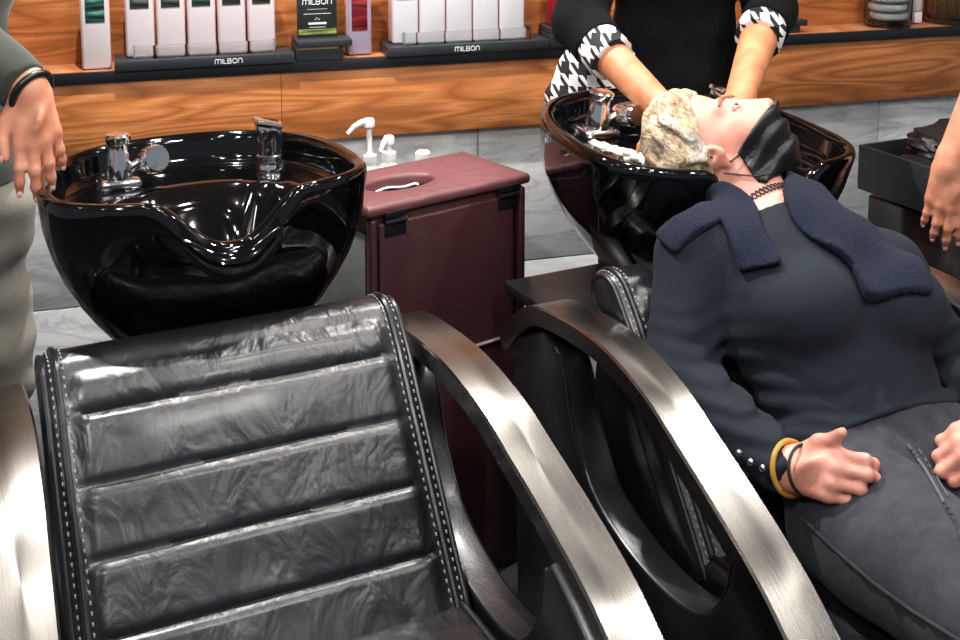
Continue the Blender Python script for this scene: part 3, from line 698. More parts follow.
# ================================================================ bodies: smooth unions of tapered limbs turned into one skin
def RC(a, b, ra, rb, k=None): return ('c', np.array(a, float), np.array(b, float), ra, rb, k)
def EL(c, r, Mx=None, k=None): return ('e', np.array(c, float), np.array(r, float), np.eye(3) if Mx is None else np.array(Mx, float), k)
def SUB(c, r, Mx=None, k=0.01): return ('s', np.array(c, float), np.array(r, float), np.eye(3) if Mx is None else np.array(Mx, float), k)
def field(prims, h, k=0.02, margin=0.07, lo=None, hi=None):
    if lo is None:
        L, H_ = [], []
        for p in prims:
            if p[0] == 'c': L.append(np.minimum(p[1] - p[3], p[2] - p[4])); H_.append(np.maximum(p[1] + p[3], p[2] + p[4]))
            elif p[0] == 'e': m_ = max(p[2]); L.append(p[1] - m_); H_.append(p[1] + m_)
        lo = np.min(L, 0) - 0.05; hi = np.max(H_, 0) + 0.05
    lo = np.array(lo, float); hi = np.array(hi, float)
    n = np.ceil((hi - lo) / h).astype(int) + 1
    D = np.full(n, 1.0, np.float32)
    for p in prims:
        if p[0] == 'c': a = np.minimum(p[1] - p[3], p[2] - p[4]); b_ = np.maximum(p[1] + p[3], p[2] + p[4]); kk = p[5]
        else: m_ = max(p[2]); a = p[1] - m_; b_ = p[1] + m_; kk = p[4]
        kk = k if kk is None else kk
        i0 = np.maximum(np.floor((a - margin - lo) / h).astype(int), 0); i1 = np.minimum(np.ceil((b_ + margin - lo) / h).astype(int) + 1, n)
        if np.any(i1 <= i0): continue
        X = (lo[0] + h * np.arange(i0[0], i1[0], dtype=np.float32))[:, None, None]; Y = (lo[1] + h * np.arange(i0[1], i1[1], dtype=np.float32))[None, :, None]; Z = (lo[2] + h * np.arange(i0[2], i1[2], dtype=np.float32))[None, None, :]
        if p[0] == 'c':
            ab = p[2] - p[1]; L2 = float(ab @ ab) + 1e-12
            t = np.clip(((X - p[1][0]) * ab[0] + (Y - p[1][1]) * ab[1] + (Z - p[1][2]) * ab[2]) / L2, 0, 1)
            d = np.sqrt((X - p[1][0] - t * ab[0]) ** 2 + (Y - p[1][1] - t * ab[1]) ** 2 + (Z - p[1][2] - t * ab[2]) ** 2) - (p[3] + (p[4] - p[3]) * t)
        else:
            Mx = p[3]; q = [Mx[0][i] * (X - p[1][0]) + Mx[1][i] * (Y - p[1][1]) + Mx[2][i] * (Z - p[1][2]) for i in range(3)]
            k0 = np.sqrt(sum((q[i] / p[2][i]) ** 2 for i in range(3))) + 1e-6; k1 = np.sqrt(sum((q[i] / p[2][i] ** 2) ** 2 for i in range(3))) + 1e-6
            d = k0 * (k0 - 1) / k1
        sl = tuple(slice(i0[i], i1[i]) for i in range(3)); C_ = D[sl]
        if p[0] == 's':
            d = -d; hh = np.clip(0.5 - 0.5 * (C_ - d) / kk, 0, 1) if False else np.clip(0.5 + 0.5 * (C_ - d) / kk, 0, 1)
            D[sl] = d * (1 - hh) + C_ * hh + kk * hh * (1 - hh)
        else:
            hh = np.clip(0.5 + 0.5 * (C_ - d) / kk, 0, 1); D[sl] = C_ * (1 - hh) + d * hh - kk * hh * (1 - hh)
    return D, lo, h
def axes(D, lo, h):
    n = D.shape
    return ((lo[0] + h * np.arange(n[0], dtype=np.float32))[:, None, None], (lo[1] + h * np.arange(n[1], dtype=np.float32))[None, :, None], (lo[2] + h * np.arange(n[2], dtype=np.float32))[None, None, :])
def nets(D, lo, h):
    D = D.copy(); D[0] = D[-1] = 1; D[:, 0] = D[:, -1] = 1; D[:, :, 0] = D[:, :, -1] = 1
    S = D < 0; n = np.array(D.shape); c = np.zeros(n - 1, np.int8); off = [(i, j, k) for i in (0, 1) for j in (0, 1) for k in (0, 1)]
    for i, j, k in off: c += S[i:n[0] - 1 + i, j:n[1] - 1 + j, k:n[2] - 1 + k]
    act = (c > 0) & (c < 8); I = np.argwhere(act); idx = np.full(n - 1, -1, np.int64); idx[act] = np.arange(len(I))
    V = np.stack([D[I[:, 0] + i, I[:, 1] + j, I[:, 2] + k] for i, j, k in off], 1); O_ = np.array(off, float)
    P = np.zeros((len(I), 3)); cnt = np.zeros(len(I))
    for a in range(8):
        for b_ in range(a + 1, 8):
            if np.abs(O_[a] - O_[b_]).sum() != 1: continue
            m_ = (V[:, a] < 0) != (V[:, b_] < 0); t = V[m_, a] / (V[m_, a] - V[m_, b_]); P[m_] += O_[a] + (O_[b_] - O_[a]) * t[:, None]; cnt[m_] += 1
    P = lo + h * (I + P / cnt[:, None]); F_ = []
    for ax in range(3):
        A0 = np.take(S, range(0, n[ax] - 1), ax); A1 = np.take(S, range(1, n[ax]), ax)
        e = np.argwhere(A0 != A1); o1, o2 = [q for q in range(3) if q != ax]
        e = e[(e[:, o1] > 0) & (e[:, o2] > 0)]; fl = A0[e[:, 0], e[:, 1], e[:, 2]]; qd = []
        for d1, d2 in ((1, 1), (0, 1), (0, 0), (1, 0)):
            q = e.copy(); q[:, o1] -= d1; q[:, o2] -= d2; qd.append(idx[q[:, 0], q[:, 1], q[:, 2]])
        q = np.stack(qd, 1); fl2 = fl if ax != 1 else ~fl; q[~fl2] = q[~fl2][:, ::-1]; F_.append(q)
    return P, np.concatenate(F_)
def skin_mesh(name, Dlh, mat, parent=None, origin=None, smooth=2):
    D, lo, h = Dlh; P, F_ = nets(D, lo, h)
    e = np.concatenate([F_[:, [0, 1]], F_[:, [1, 2]], F_[:, [2, 3]], F_[:, [3, 0]]]); e = np.concatenate([e, e[:, ::-1]])
    deg = np.bincount(e[:, 0], minlength=len(P)).astype(float)[:, None]
    for it in range(smooth):
        for lam in (0.5, -0.5):
            s_ = np.stack([np.bincount(e[:, 0], P[e[:, 1], i], len(P)) for i in range(3)], 1) / np.maximum(deg, 1); P = P + lam * (s_ - P)
    og = np.array(origin, float) if origin is not None else np.zeros(3)
    me = bpy.data.meshes.new(name); me.from_pydata((P - og).tolist(), [], F_.tolist()); me.materials.append(mat); me.shade_smooth()
    o = bpy.data.objects.new(name, me); col.objects.link(o)
    if parent is not None: o.parent = parent
    else: o.location = og
    return o
def unit(v): v = np.array(v, float); return v / np.linalg.norm(v)
def hand(wrist, F_, N, side, s=1.0, curl=(30, 40, 25), spread=0.0, thumb=None, wr=0.025):
    """side +1: thumb to the left of the fingers when seen from the back of the hand with fingers up"""
    F_ = unit(F_); N = unit(np.array(N) - F_ * (np.array(N) @ F_)); T = np.cross(F_, N) * -side
    wrist = np.array(wrist, float); P = lambda x, y, z: wrist + (F_ * x + T * y + N * z) * s
    pr = [RC(P(-0.02, 0, 0), P(0.02, 0.0, 0), wr * s * 0.98, 0.024 * s, 0.012)]; tips = []
    mcp = [(0.088, 0.027, 0.0), (0.092, 0.006, 0.004), (0.086, -0.015, 0.002), (0.076, -0.033, -0.003)]
    ln = [(0.040, 0.025, 0.020), (0.045, 0.029, 0.021), (0.041, 0.027, 0.020), (0.032, 0.020, 0.018)]; rd = [0.0098, 0.0100, 0.0095, 0.0084]
    for (x, y, z), r in zip(mcp, (0.0125, 0.013, 0.012, 0.011)):
        pr.append(RC(P(0.012, y * 0.55, -0.002), P(x, y, z - 0.004), 0.0165 * s, r * s, 0.012))
    pr.append(EL(P(0.05, -0.002, -0.008), (0.042 * s, 0.036 * s, 0.014 * s), np.stack([F_, T, N]), 0.012))
    if not hasattr(curl[0], '__len__'): curl = [curl] * 4
    for i in range(4):
        x, y, z = mcp[i]; p = P(x, y, z - 0.003); a = 0.0; r = rd[i]; sp = math.radians(spread * (1.5 - i)); Fd = F_ * math.cos(sp) + T * math.sin(sp)
        for j in range(3):
            a += math.radians(curl[i][j]); d = Fd * math.cos(a) - N * math.sin(a); q = p + d * ln[i][j] * s; r2 = r * (0.93, 0.9, 0.82)[j]
            pr.append(RC(p, q, r * s, r2 * s, 0.005 if j else 0.007)); 
            if j < 2: pr.append(EL(q, (r2 * 1.06 * s,) * 3, None, 0.004))
            p = q; r = r2
        tips.append((p, d, -N * 0 + (N * math.cos(a) + Fd * math.sin(a)), r * s))
    th = thumb or [(0.018, 0.022, -0.006), (0.052, 0.047, -0.012), (0.083, 0.056, -0.016), (0.108, 0.056, -0.018)]
    rr = (0.016, 0.0125, 0.0108, 0.0085)
    for j in range(3): pr.append(RC(P(*th[j]), P(*th[j + 1]), rr[j] * s, rr[j + 1] * s, 0.010 if j == 0 else 0.004))
    d = unit(P(*th[3]) - P(*th[2])); tips.append((P(*th[3]), d, unit(T + 0.3 * N), rr[3] * s))
    return pr, tips
def nails(parent, tips, mat, origin, which=range(5)):
    for i in which:
        p, d, n_, r = tips[i]; n_ = unit(n_ - d * (n_ @ d)); sd = np.cross(d, n_); b = MB()
        Mx = Matrix(((sd[0], d[0], n_[0], 0), (sd[1], d[1], n_[1], 0), (sd[2], d[2], n_[2], 0), (0, 0, 0, 1))); Mx.translation = Vector(p + n_ * r * 0.82 + d * r * 0.15 - np.array(origin))
        b.sphere((0, 0, 0), 1.0, 14, 8, (r * 0.72, r * 0.95, r * 0.26), Mx); b.build('fingernail', mat, parent)
def head_prims(c, U, Fw, s=1.0):
    """c centre of skull, U to the crown, Fw out of the face"""
    U = unit(U); Fw = unit(np.array(Fw) - U * (np.array(Fw) @ U)); Rt = np.cross(Fw, U)   # the person's right hand side
    P = lambda f, u, r: np.array(c) + (Fw * f + U * u + Rt * r) * s
    B = np.stack([Fw, U, Rt])
    pr = [EL(P(-0.012, 0.030, 0), (0.098 * s, 0.088 * s, 0.076 * s), B), EL(P(0.03, -0.025, 0), (0.066 * s, 0.095 * s, 0.062 * s), B, 0.03),
          EL(P(0.060, -0.090, 0), (0.030 * s, 0.024 * s, 0.030 * s), B, 0.03), RC(P(0.0, -0.065, 0.045), P(0.055, -0.095, 0.018), 0.018 * s, 0.018 * s, 0.03), RC(P(0.0, -0.065, -0.045), P(0.055, -0.095, -0.018), 0.018 * s, 0.018 * s, 0.03),
          EL(P(0.078, 0.026, 0.030), (0.014 * s, 0.010 * s, 0.026 * s), B, 0.018), EL(P(0.078, 0.026, -0.030), (0.014 * s, 0.010 * s, 0.026 * s), B, 0.018),
          EL(P(0.064, -0.030, 0.038), (0.024 * s, 0.022 * s, 0.022 * s), B, 0.02), EL(P(0.064, -0.030, -0.038), (0.024 * s, 0.022 * s, 0.022 * s), B, 0.02),
          ('s', P(0.103, 0.006, 0.032), np.array((0.020, 0.014, 0.020)) * s, B, 0.012), ('s', P(0.103, 0.006, -0.032), np.array((0.020, 0.014, 0.020)) * s, B, 0.012),
          RC(P(0.090, 0.010, 0), P(0.118, -0.034, 0), 0.008 * s, 0.0115 * s, 0.010), EL(P(0.108, -0.038, 0.012), (0.011 * s, 0.009 * s, 0.009 * s), B, 0.006), EL(P(0.108, -0.038, -0.012), (0.011 * s, 0.009 * s, 0.009 * s), B, 0.006),
          ('s', P(0.116, -0.0475, 0.0075), np.array((0.007, 0.005, 0.0045)) * s, B, 0.003), ('s', P(0.116, -0.0475, -0.0075), np.array((0.007, 0.005, 0.0045)) * s, B, 0.003),
          EL(P(0.092, -0.064, 0), (0.012 * s, 0.006 * s, 0.022 * s), B, 0.006), EL(P(0.090, -0.075, 0), (0.012 * s, 0.007 * s, 0.019 * s), B, 0.006)]
    for sg in (1, -1):
        E_ = np.stack([unit(Fw * 0.9 - Rt * sg * -0.35), U, unit(Rt * sg * 0.9 + Fw * -0.35)])
        pr += [EL(P(-0.004, -0.012, sg * 0.075), (0.021 * s, 0.032 * s, 0.010 * s), B, 0.006), ('s', P(0.000, -0.006, sg * 0.088), np.array((0.011, 0.018, 0.009)) * s, B, 0.005), EL(P(0.005, -0.036, sg * 0.074), (0.010 * s, 0.010 * s, 0.008 * s), B, 0.006)]
    return pr, P, B
def snap(p, d, F3):
    D_, lo_, h_ = F3
    for k in range(80):
        q = p - d * 0.001 * k; i = np.round((q - lo_) / h_).astype(int)
        if np.all(i >= 0) and np.all(i < D_.shape) and D_[tuple(i)] < 0.0008: return q
    return p - d * 0.04
def eyes(parent, P, B, s, origin, iris='iris', F3=None):
    for sg in (1, -1):
        c = P(0.082, 0.006, sg * 0.032) - np.array(origin); b = MB(); b.sphere(tuple(c), 0.0122 * s, 18, 12); e = b.build('eye', M['eye'], parent)
        b = MB(); q = c + (B[0] * 0.0095 + B[1] * 0.0) * s; b.sphere(tuple(q - B[0] * 0.0018 * s), 0.0068 * s, 14, 8); b.build('iris', M[iris], e)
        for nm, up in (('eyelid', 1), ('eyelid', -1)):
            b = MB(); pts = [c + (B[0] * (0.0125 * math.cos(a) * (1.0 if up > 0 else 0.98)) + B[2] * 0.0145 * math.sin(a) + B[1] * (0.0052 if up > 0 else -0.0045) * math.cos(a)) * s for a in np.linspace(-1.4, 1.4, 13)]
            b.tube([tuple(x) for x in pts], [0.0010 * s + 0.0014 * s * math.cos(a) for a in np.linspace(-1.4, 1.4, 13)], 8); b.build(nm, parent.data.materials[0], parent)
        b = MB(); pts = [(snap(P(0.13, 0.029 + 0.006 * math.cos(a * 1.5), sg * (0.032 + 0.020 * a)), B[0], F3) if F3 else P(0.097 - 0.010 * a * a, 0.030 + 0.006 * math.cos(a * 1.5), sg * (0.032 + 0.018 * a))) - np.array(origin) for a in np.linspace(-1.1, 1.1, 11)]
        b.tube([tuple(x) for x in pts], [0.0020 * s + 0.0026 * s * math.cos(a * 1.3) for a in np.linspace(-1.1, 1.1, 11)], 8, flat=0.7); b.build('eyebrow', M['brow'], parent)

# ---------------------------------------------------------------- the client lying in the right-hand chair
OC = np.array((1.345, 1.30, 0.0))
HC = A(1.322, 1.785, 0.972); HU = unit((-0.524, 0.722, 0.453)); HF = unit((0.405, -0.257, 0.878)); HS = 1.0
hp, HP, HB = head_prims(HC, HU, HF, HS)
RSH, LSH = A(1.185, 1.655, 0.835), A(1.525, 1.568, 0.785)
REL = A(1.105, 1.58, 0.675); LEL = A(1.635, 1.50, 0.60)
torso = [EL(A(1.352, 1.56, 0.765), (0.165, 0.175, 0.115), Matrix.Rotation(math.radians(-53), 3, 'X').transposed()),
         EL(A(1.36, 1.475, 0.665), (0.15, 0.14, 0.105), Matrix.Rotation(math.radians(-50), 3, 'X').transposed()),
         EL(A(1.35, 1.385, 0.575), (0.175, 0.125, 0.105), Matrix.Rotation(math.radians(-35), 3, 'X').transposed()),
         RC(RSH + A(0.02, 0, 0), LSH - A(0.02, 0, 0), 0.062, 0.062, 0.04), RC(A(1.36, 1.60, 0.845), A(1.325, 1.77, 0.945), 0.062, 0.056, 0.03),
         EL(A(1.282, 1.490, 0.792), (0.082, 0.078, 0.070), None, 0.028), EL(A(1.435, 1.460, 0.777), (0.082, 0.078, 0.070), None, 0.028)]
RHIP, LHIP = A(1.245, 1.31, 0.535), A(1.455, 1.29, 0.535)
RKNEE, LKNEE = A(1.165, 0.90, 0.60), A(1.53, 0.90, 0.60)
legs = [RC(RHIP, RKNEE, 0.098, 0.068, 0.03), RC(LHIP, LKNEE, 0.098, 0.068, 0.03), RC(RKNEE, A(1.19, 0.56, 0.28), 0.064, 0.042, 0.02), RC(LKNEE, A(1.50, 0.56, 0.28), 0.064, 0.042, 0.02),
        RC(A(1.19, 0.56, 0.26), A(1.19, 0.40, 0.24), 0.042, 0.03, 0.02), RC(A(1.50, 0.56, 0.26), A(1.50, 0.40, 0.24), 0.042, 0.03, 0.02)]
def surface(px, py, F3, off=0.0):
    D_, lo_, h_ = F3; d = _ray(px, py); d = d / np.linalg.norm(d)
    for t in np.arange(1.2, 3.2, 0.003):
        i = np.round((_O + d * t - lo_) / h_).astype(int)
        if np.all(i >= 0) and np.all(i < D_.shape) and D_[tuple(i)] < off: return _O + d * t
    return _O + d * 2.0
BF = field([RC(p[1], p[2], p[3] + 0.013, p[4] + 0.013, p[5]) if p[0] == 'c' else EL(p[1], p[2] + 0.013, p[3], p[4]) for p in torso + legs], 0.006, 0.02, 0.06)
RWR = surface(788, 468, BF, 0.034); RKN = surface(852, 474, BF, 0.030); LWR = surface(1012, 424, BF, 0.036)
armr = [RC(RSH, REL, 0.056, 0.045, 0.03), RC(REL, RWR, 0.045, 0.029, 0.02)]
arml = [RC(LSH, LEL, 0.054, 0.043, 0.03), RC(LEL, LWR, 0.043, 0.028, 0.02)]
rf = unit(RKN - RWR)
hr_, tr_ = hand(RWR, rf, (-0.25, -0.80, 0.52), 1, 0.93, curl=[(38, 58, 30), (42, 60, 30), (46, 60, 30), (50, 58, 30)],
                thumb=[(0.018, 0.022, -0.006), (0.056, 0.042, 0.002), (0.086, 0.046, 0.006), (0.106, 0.056, 0.014)])
hl_, tl_ = hand(LWR, surface(966, 450, BF, 0.030) - LWR, (0.15, -0.6, 0.78), 1, 0.93, curl=[(30, 55, 30)] * 4)
skinp = [EL(p[1], p[2] - 0.008, p[3], p[4]) if p[0] == 'e' and i < 3 else p for i, p in enumerate(torso)] + armr + arml + legs + hp + hr_ + hl_
body = skin_mesh('person', field(skinp, 0.0036, 0.02, 0.05), M['skin_light'], None, OC, 2)
tag(body, 'reclining woman in a black mask and dark sweater having her hair washed', 'person')
eyes(body, HP, HB, HS, OC, 'iris', field(hp, 0.003, 0.02, 0.05))
nails(body, tr_, M['nail_dark'], OC, (4,)); nails(body, tl_, M['nail_dark'], OC, (4, 0))
# jersey top: inflated torso and sleeves, cut at neckline and cuffs
def halfspace(X, Y, Z, p, n_): return (X - p[0]) * n_[0] + (Y - p[1]) * n_[1] + (Z - p[2]) * n_[2]
ch = [RC(A(*p[1]), A(*p[2]), p[3] + 0.010, p[4] + 0.009, p[5]) if p[0] == 'c' else EL(p[1], p[2] + 0.009, p[3], p[4]) for p in torso + [armr[0], arml[0]]]
rend, lend = RWR - rf * 0.012, LWR
slv = [RC(REL, rend, 0.055, 0.040, 0.02), RC(LEL, lend, 0.053, 0.039, 0.02)]
D, lo, h = field(ch + slv, 0.005, 0.02, 0.06)
X, Y, Z = axes(D, lo, h)
# folds: across the belly, at the elbow and armpit
bel = np.exp(-(((Y - 1.41) / 0.065) ** 2 + ((X - 1.36) / 0.19) ** 2)) + 0 * Z
D += (0.0052 * bel * np.sin((Y * 0.8 + Z * 0.6 + 0.06 * np.sin(X * 11) + 0.02 * np.sin(X * 31)) * 190 + X * 9) * (0.6 + 0.6 * wob(X, Y, Z, 14, 6)) / (1 + np.exp((Z - 0.700) / 0.012))).astype(np.float32)
arm_w = np.exp(-(((X - 1.15) / 0.07) ** 2 + ((Z - 0.66) / 0.09) ** 2)) + np.exp(-(((X - 1.62) / 0.07) ** 2 + ((Z - 0.64) / 0.08) ** 2))
D += (0.0045 * arm_w * np.sin((X * 0.3 + Y * 0.3 + Z) * 170 + 4 * np.sin(X * 30))).astype(np.float32)
D += (0.0016 * wob(X * 0.7, Y, Z, 24, 8)).astype(np.float32)
NPT = A(1.36, 1.643, 0.882); NN = unit((0.0, 0.72, 0.69))
D = np.maximum(D, np.where(np.abs(X - 1.36) < 0.10, halfspace(X, Y, Z, NPT, NN), -1))
D = np.maximum(D, np.where((X < 1.32) & (Z < 0.62), halfspace(X, Y, Z, rend, rf), -1))
lf = unit(LWR - LEL); D = np.maximum(D, np.where((X > 1.45) & (Y < 1.45), halfspace(X, Y, Z, lend, lf), -1))
hem = A(1.36, 1.345, 0.66); D = np.maximum(D, np.where(np.abs(X - 1.36) < 0.25, np.where(X > 1.22, halfspace(X, Y, Z, hem, unit((0, -0.86, -0.50))), -1), -1))
top_ = skin_mesh('sweater', (D, lo, h), M['sweater_slate'], body, OC, 2)
for k in range(3):
    p = surface((739, 751, 763)[k], (453, 462, 468)[k], (D, lo, h), 0.0) - OC
    b = MB(); b.sphere(tuple(p), 0.0058, 14, 8); b.build('cuff_button', M['chrome'], top_)
# jeans
jp = [EL(A(1.35, 1.385, 0.575), (0.179, 0.129, 0.108), torso[2][3])] + [RC(p[1], p[2], p[3] + 0.012, p[4] + 0.014, 0.03) for p in legs[:4]]
D, lo, h = field(jp, 0.005, 0.022, 0.06); X, Y, Z = axes(D, lo, h)
D += (0.003 * wob(X, Y, Z, 45, 8, 5)).astype(np.float32)
cr = np.exp(-(((X - 1.30) / 0.10) ** 2 + ((Y - 1.27) / 0.06) ** 2)); D += (0.004 * cr * np.sin((X * 0.9 + Y * 0.5) * 150)).astype(np.float32)
D = np.maximum(D, halfspace(X, Y, Z, A(1.36, 1.375, 0.655), unit((0, 0.86, 0.50))))
jeans = skin_mesh('jeans', (D, lo, h), M['jeans'], body, OC, 2)
for nm, pxs, r_, mt in (('side_seam', [(801, 517), (830, 545), (872, 582), (915, 613), (960, 641)], 0.0022, 'seam'), ('fly_seam', [(908, 445), (926, 470), (944, 502)], 0.0018, 'seam_light'), ('fly_seam', [(916, 445), (933, 470), (948, 496)], 0.0010, 'seam_light'), ('inseam', [(946, 505), (955, 520), (965, 545)], 0.0022, 'seam')):
    b = MB(); b.tube([tuple(q - OC) for q in [surface(float(np.interp(k_, range(len(pxs)), [p_[0] for p_ in pxs])), float(np.interp(k_, range(len(pxs)), [p_[1] for p_ in pxs])), (D, lo, h), 0.0035) for k_ in np.linspace(0, len(pxs) - 1, 26)]], r_, 6); b.build(nm, M[mt], jeans)

# choker, wrist bands
nk = A(1.346, 1.674, 0.889); na = unit((-0.17, 0.83, 0.50)); n1 = unit(np.cross(na, (1, 0, 0))); n2 = A(1, 0, 0)
for ph in (0, math.pi):
    b = MB(); b.tube([tuple(nk + (n1 * math.cos(a) + n2 * math.sin(a)) * 0.0615 + na * 0.0062 * math.sin(a * 26 + ph) - OC) for a in np.linspace(0, 2 * math.pi, 240)[:-1]], 0.0013, 5, closed=True)
    b.build('choker', M['band_black'], body)
for off, rad, r_, nm, mt in ((0.004, 0.0375, 0.0040, 'bangle', 'band_yellow'), (0.030, 0.0335, 0.0026, 'hair_tie', 'band_black')):
    c = RWR + rf * off - OC; e1 = unit(np.cross(rf, (0, 0.2, 1))); e2 = np.cross(rf, e1); b = MB()
    b.tube([tuple(c + (e1 * math.cos(a) + e2 * math.sin(a)) * rad) for a in np.linspace(0, 2 * math.pi, 40)[:-1]], r_, 8, closed=True); b.build(nm, M[mt], body)
# mask: a pleated shell over nose tip, cheeks and chin
D, lo, h = field(hp + [torso[4]], 0.0028, 0.02, 0.05); X, Y, Z = axes(D, lo, h)
q = np.stack(np.broadcast_arrays(X - HC[0], Y - HC[1], Z - HC[2]), -1)
fw, up, rt = q @ HB[0] / HS, q @ HB[1] / HS, q @ HB[2] / HS
edge = np.maximum(np.maximum(up + 0.043, -0.112 - 0.022 * sstep(0.02, 0.055, fw) - up), np.maximum(0.022 - fw - 0.45 * (-(up) - 0.06), np.abs(rt) - 0.078))
pleat = 0.0022 * np.sin((up + 0.10) * 210 + 5 * np.abs(rt) + 0.8 * np.sin(rt * 60))
Dm = np.maximum(D - 0.0065 + pleat, edge * 0.9); Dm = np.maximum(Dm, -(D - 0.001))
mk = skin_mesh('face_mask', (Dm.astype(np.float32), lo, h), M['mask'], body, OC, 1)
for up0 in (-0.048, -0.108):
    b = MB(); b.tube([tuple(HP(0.03, up0, 0.071) - OC), tuple(HP(0.012, up0 * 0.75 - 0.006, 0.079) - OC), tuple(HP(-0.012, -0.012 + (0.03 if up0 > -0.06 else -0.03), 0.082) - OC)], 0.0015, 6); b.build('ear_loop', M['mask'], mk)
# hair with lather
D, lo, h = field([p for p in hp if p[0] != 's'] , 0.0030, 0.02, 0.06); X, Y, Z = axes(D, lo, h)
lo2 = lo
q = np.stack(np.broadcast_arrays(X - HC[0], Y - HC[1], Z - HC[2]), -1); fw, up, rt = q @ HB[0] / HS, q @ HB[1] / HS, q @ HB[2] / HS
hl = 0.006 * wob(X, Y, Z, 70, 8, 9) + np.maximum(fw - (0.029 + 0.62 * np.clip(up - 0.03, -0.02, 0.12)), -0.020 - up + 0.55 * (fw + 0.02))
strand = 0.0040 * np.sin(rt * 150 + up * 40 + 5 * np.sin(fw * 40)) + 0.0035 * wob(X, Y, Z, 95, 10, 3)
Dh = np.maximum(D - 0.005 - 0.010 * sstep(0.0, 0.035, -hl) + strand * (0.35 + 0.65 * sstep(0.0, 0.03, -hl)), hl * 0.8)
hair = skin_mesh('hair', (Dh.astype(np.float32), lo, h), M['lather'], body, OC, 1)
# towel round the neck
ND = [RC(p[1], p[2], p[3] + 0.016, p[4] + 0.016, p[5]) if p[0] == 'c' else EL(p[1], p[2] + 0.016, p[3], p[4]) for p in torso + [armr[0], arml[0]]]
TF = field(ND, 0.006, 0.02, 0.06)
tp = lambda px, py: surface(px, py, TF, 0.0)
TW = [([tp(756, 264), tp(748, 240), tp(738, 215), tp(722, 200), A(1.30, 1.74, 0.87)], 0.036), ([tp(672, 238), tp(700, 218), tp(728, 205)], 0.028), ([tp(898, 284), tp(884, 258), tp(856, 236), tp(822, 215), A(1.42, 1.72, 0.89)], 0.056), ([A(1.30, 1.74, 0.87), A(1.36, 1.78, 0.86), A(1.42, 1.72, 0.89)], 0.05)]
D, lo, h = field(ND, 0.0045, 0.02, 0.07); X, Y, Z = axes(D, lo, h); reg = np.full(D.shape, 1.0, np.float32)
for line, rad_ in TW:
    cutp = None if rad_ == 0.05 and len(line) == 3 else (line[0], unit(line[0] - line[1])); seg_ = np.full(D.shape, 1.0, np.float32)
    for i in range(len(line) - 1):
        a, c_ = line[i], line[i + 1]; ab = c_ - a; t = np.clip(((X - a[0]) * ab[0] + (Y - a[1]) * ab[1] + (Z - a[2]) * ab[2]) / (ab @ ab), 0, 1)
        seg_ = np.minimum(seg_, np.sqrt((X - a[0] - t * ab[0]) ** 2 + (Y - a[1] - t * ab[1]) ** 2 + (Z - a[2] - t * ab[2]) ** 2) - rad_)
    if cutp is not None: seg_ = np.maximum(seg_, halfspace(X, Y, Z, cutp[0] + cutp[1] * 0.012, cutp[1]))
    reg = np.minimum(reg, seg_)
reg += (0.006 * wob(X, Y, Z, 40, 8)).astype(np.float32)
Dt = np.maximum(np.maximum(D - 0.008 + 0.0035 * wob(X, Y, Z, 60, 8, 4), reg), -(D + 0.0055))
tow = skin_mesh('towel', (Dt.astype(np.float32), lo, h), M['terry'], None, A(1.36, 1.62, 0.85), 1)
tag(tow, 'navy terry towel draped around the neck and shoulders of the reclining woman', 'towel')

# ---------------------------------------------------------------- helper for standing people
def person(name, origin, label, prims, mat, h=0.005):
    o = skin_mesh(name, field(prims, h, 0.02, 0.06), mat, None, origin, 2); tag(o, label, 'person'); return o
def infl(pr, d): return [RC(p[1], p[2], p[3] + d, p[4] + d, p[5]) if p[0] == 'c' else EL(p[1], p[2] + d, p[3], p[4]) for p in pr]
def legs_of(cx, cy, hipz, rz, spread=0.10):
    c, s_ = math.cos(rz), math.sin(rz); R2 = lambda x, y, z: A(cx + c * x - s_ * y, cy + s_ * x + c * y, z); out = []
    for s in (-1, 1):
        out += [RC(R2(s * spread, 0, hipz), R2(s * spread * 1.05, -0.01, hipz * 0.53), 0.085, 0.056, 0.03), RC(R2(s * spread * 1.05, -0.01, hipz * 0.53), R2(s * spread * 1.1, 0.02, 0.08), 0.054, 0.038, 0.02)]
    feet = []
    for s in (-1, 1): feet.append(RC(R2(s * spread * 1.1, 0.02, 0.045), R2(s * spread * 1.15, -0.15, 0.035), 0.042, 0.032, 0.02))
    return out, feet, R2
def shoes(parent, feet, origin):
    for p in feet:
        D, lo, h = field([RC(p[1], p[2], p[3] + 0.006, p[4] + 0.006)], 0.006); X, Y, Z = axes(D, lo, h); D = np.maximum(D, (0.002 - Z) + X * 0 + Y * 0)
        skin_mesh('shoe', (D.astype(np.float32), lo, h), M['black_plastic'], parent, origin, 1)

# ---------------------------------------------------------------- the stylist behind the occupied basin
SC = A(1.63, 2.38, 0.0)
lg, ft, R2 = legs_of(SC[0], SC[1], 0.86, math.radians(-8))
tor = [EL(R2(0, 0, 0.93), (0.155, 0.105, 0.13)), EL(R2(0, -0.01, 1.08), (0.135, 0.10, 0.16)), EL(R2(0, -0.02, 1.26), (0.16, 0.115, 0.16)), RC(R2(-0.15, -0.03, 1.36), R2(0.15, -0.03, 1.36), 0.06, 0.06, 0.04), RC(R2(0, -0.02, 1.38), R2(0, -0.05, 1.50), 0.055, 0.05, 0.03)]
SR, SL = R2(-0.18, -0.03, 1.345), R2(0.18, -0.03, 1.345)
ER, EL_ = aty(577, 24, 2.30), aty(768, 10, 2.22)
WR, WL = aty(672, 118, 1.99), aty(738, 104, 1.96)
pr = tor + lg + ft + [RC(SR, ER, 0.052, 0.046, 0.03), RC(ER, WR, 0.046, 0.029, 0.02), RC(SL, EL_, 0.052, 0.046, 0.03), RC(EL_, WL, 0.046, 0.029, 0.02)]
hA, tA = hand(WR, unit(HP(-0.06, 0.07, 0.05) - WR) , (0.1, -0.3, 0.9), 1, 0.95, curl=(22, 28, 15), spread=8)
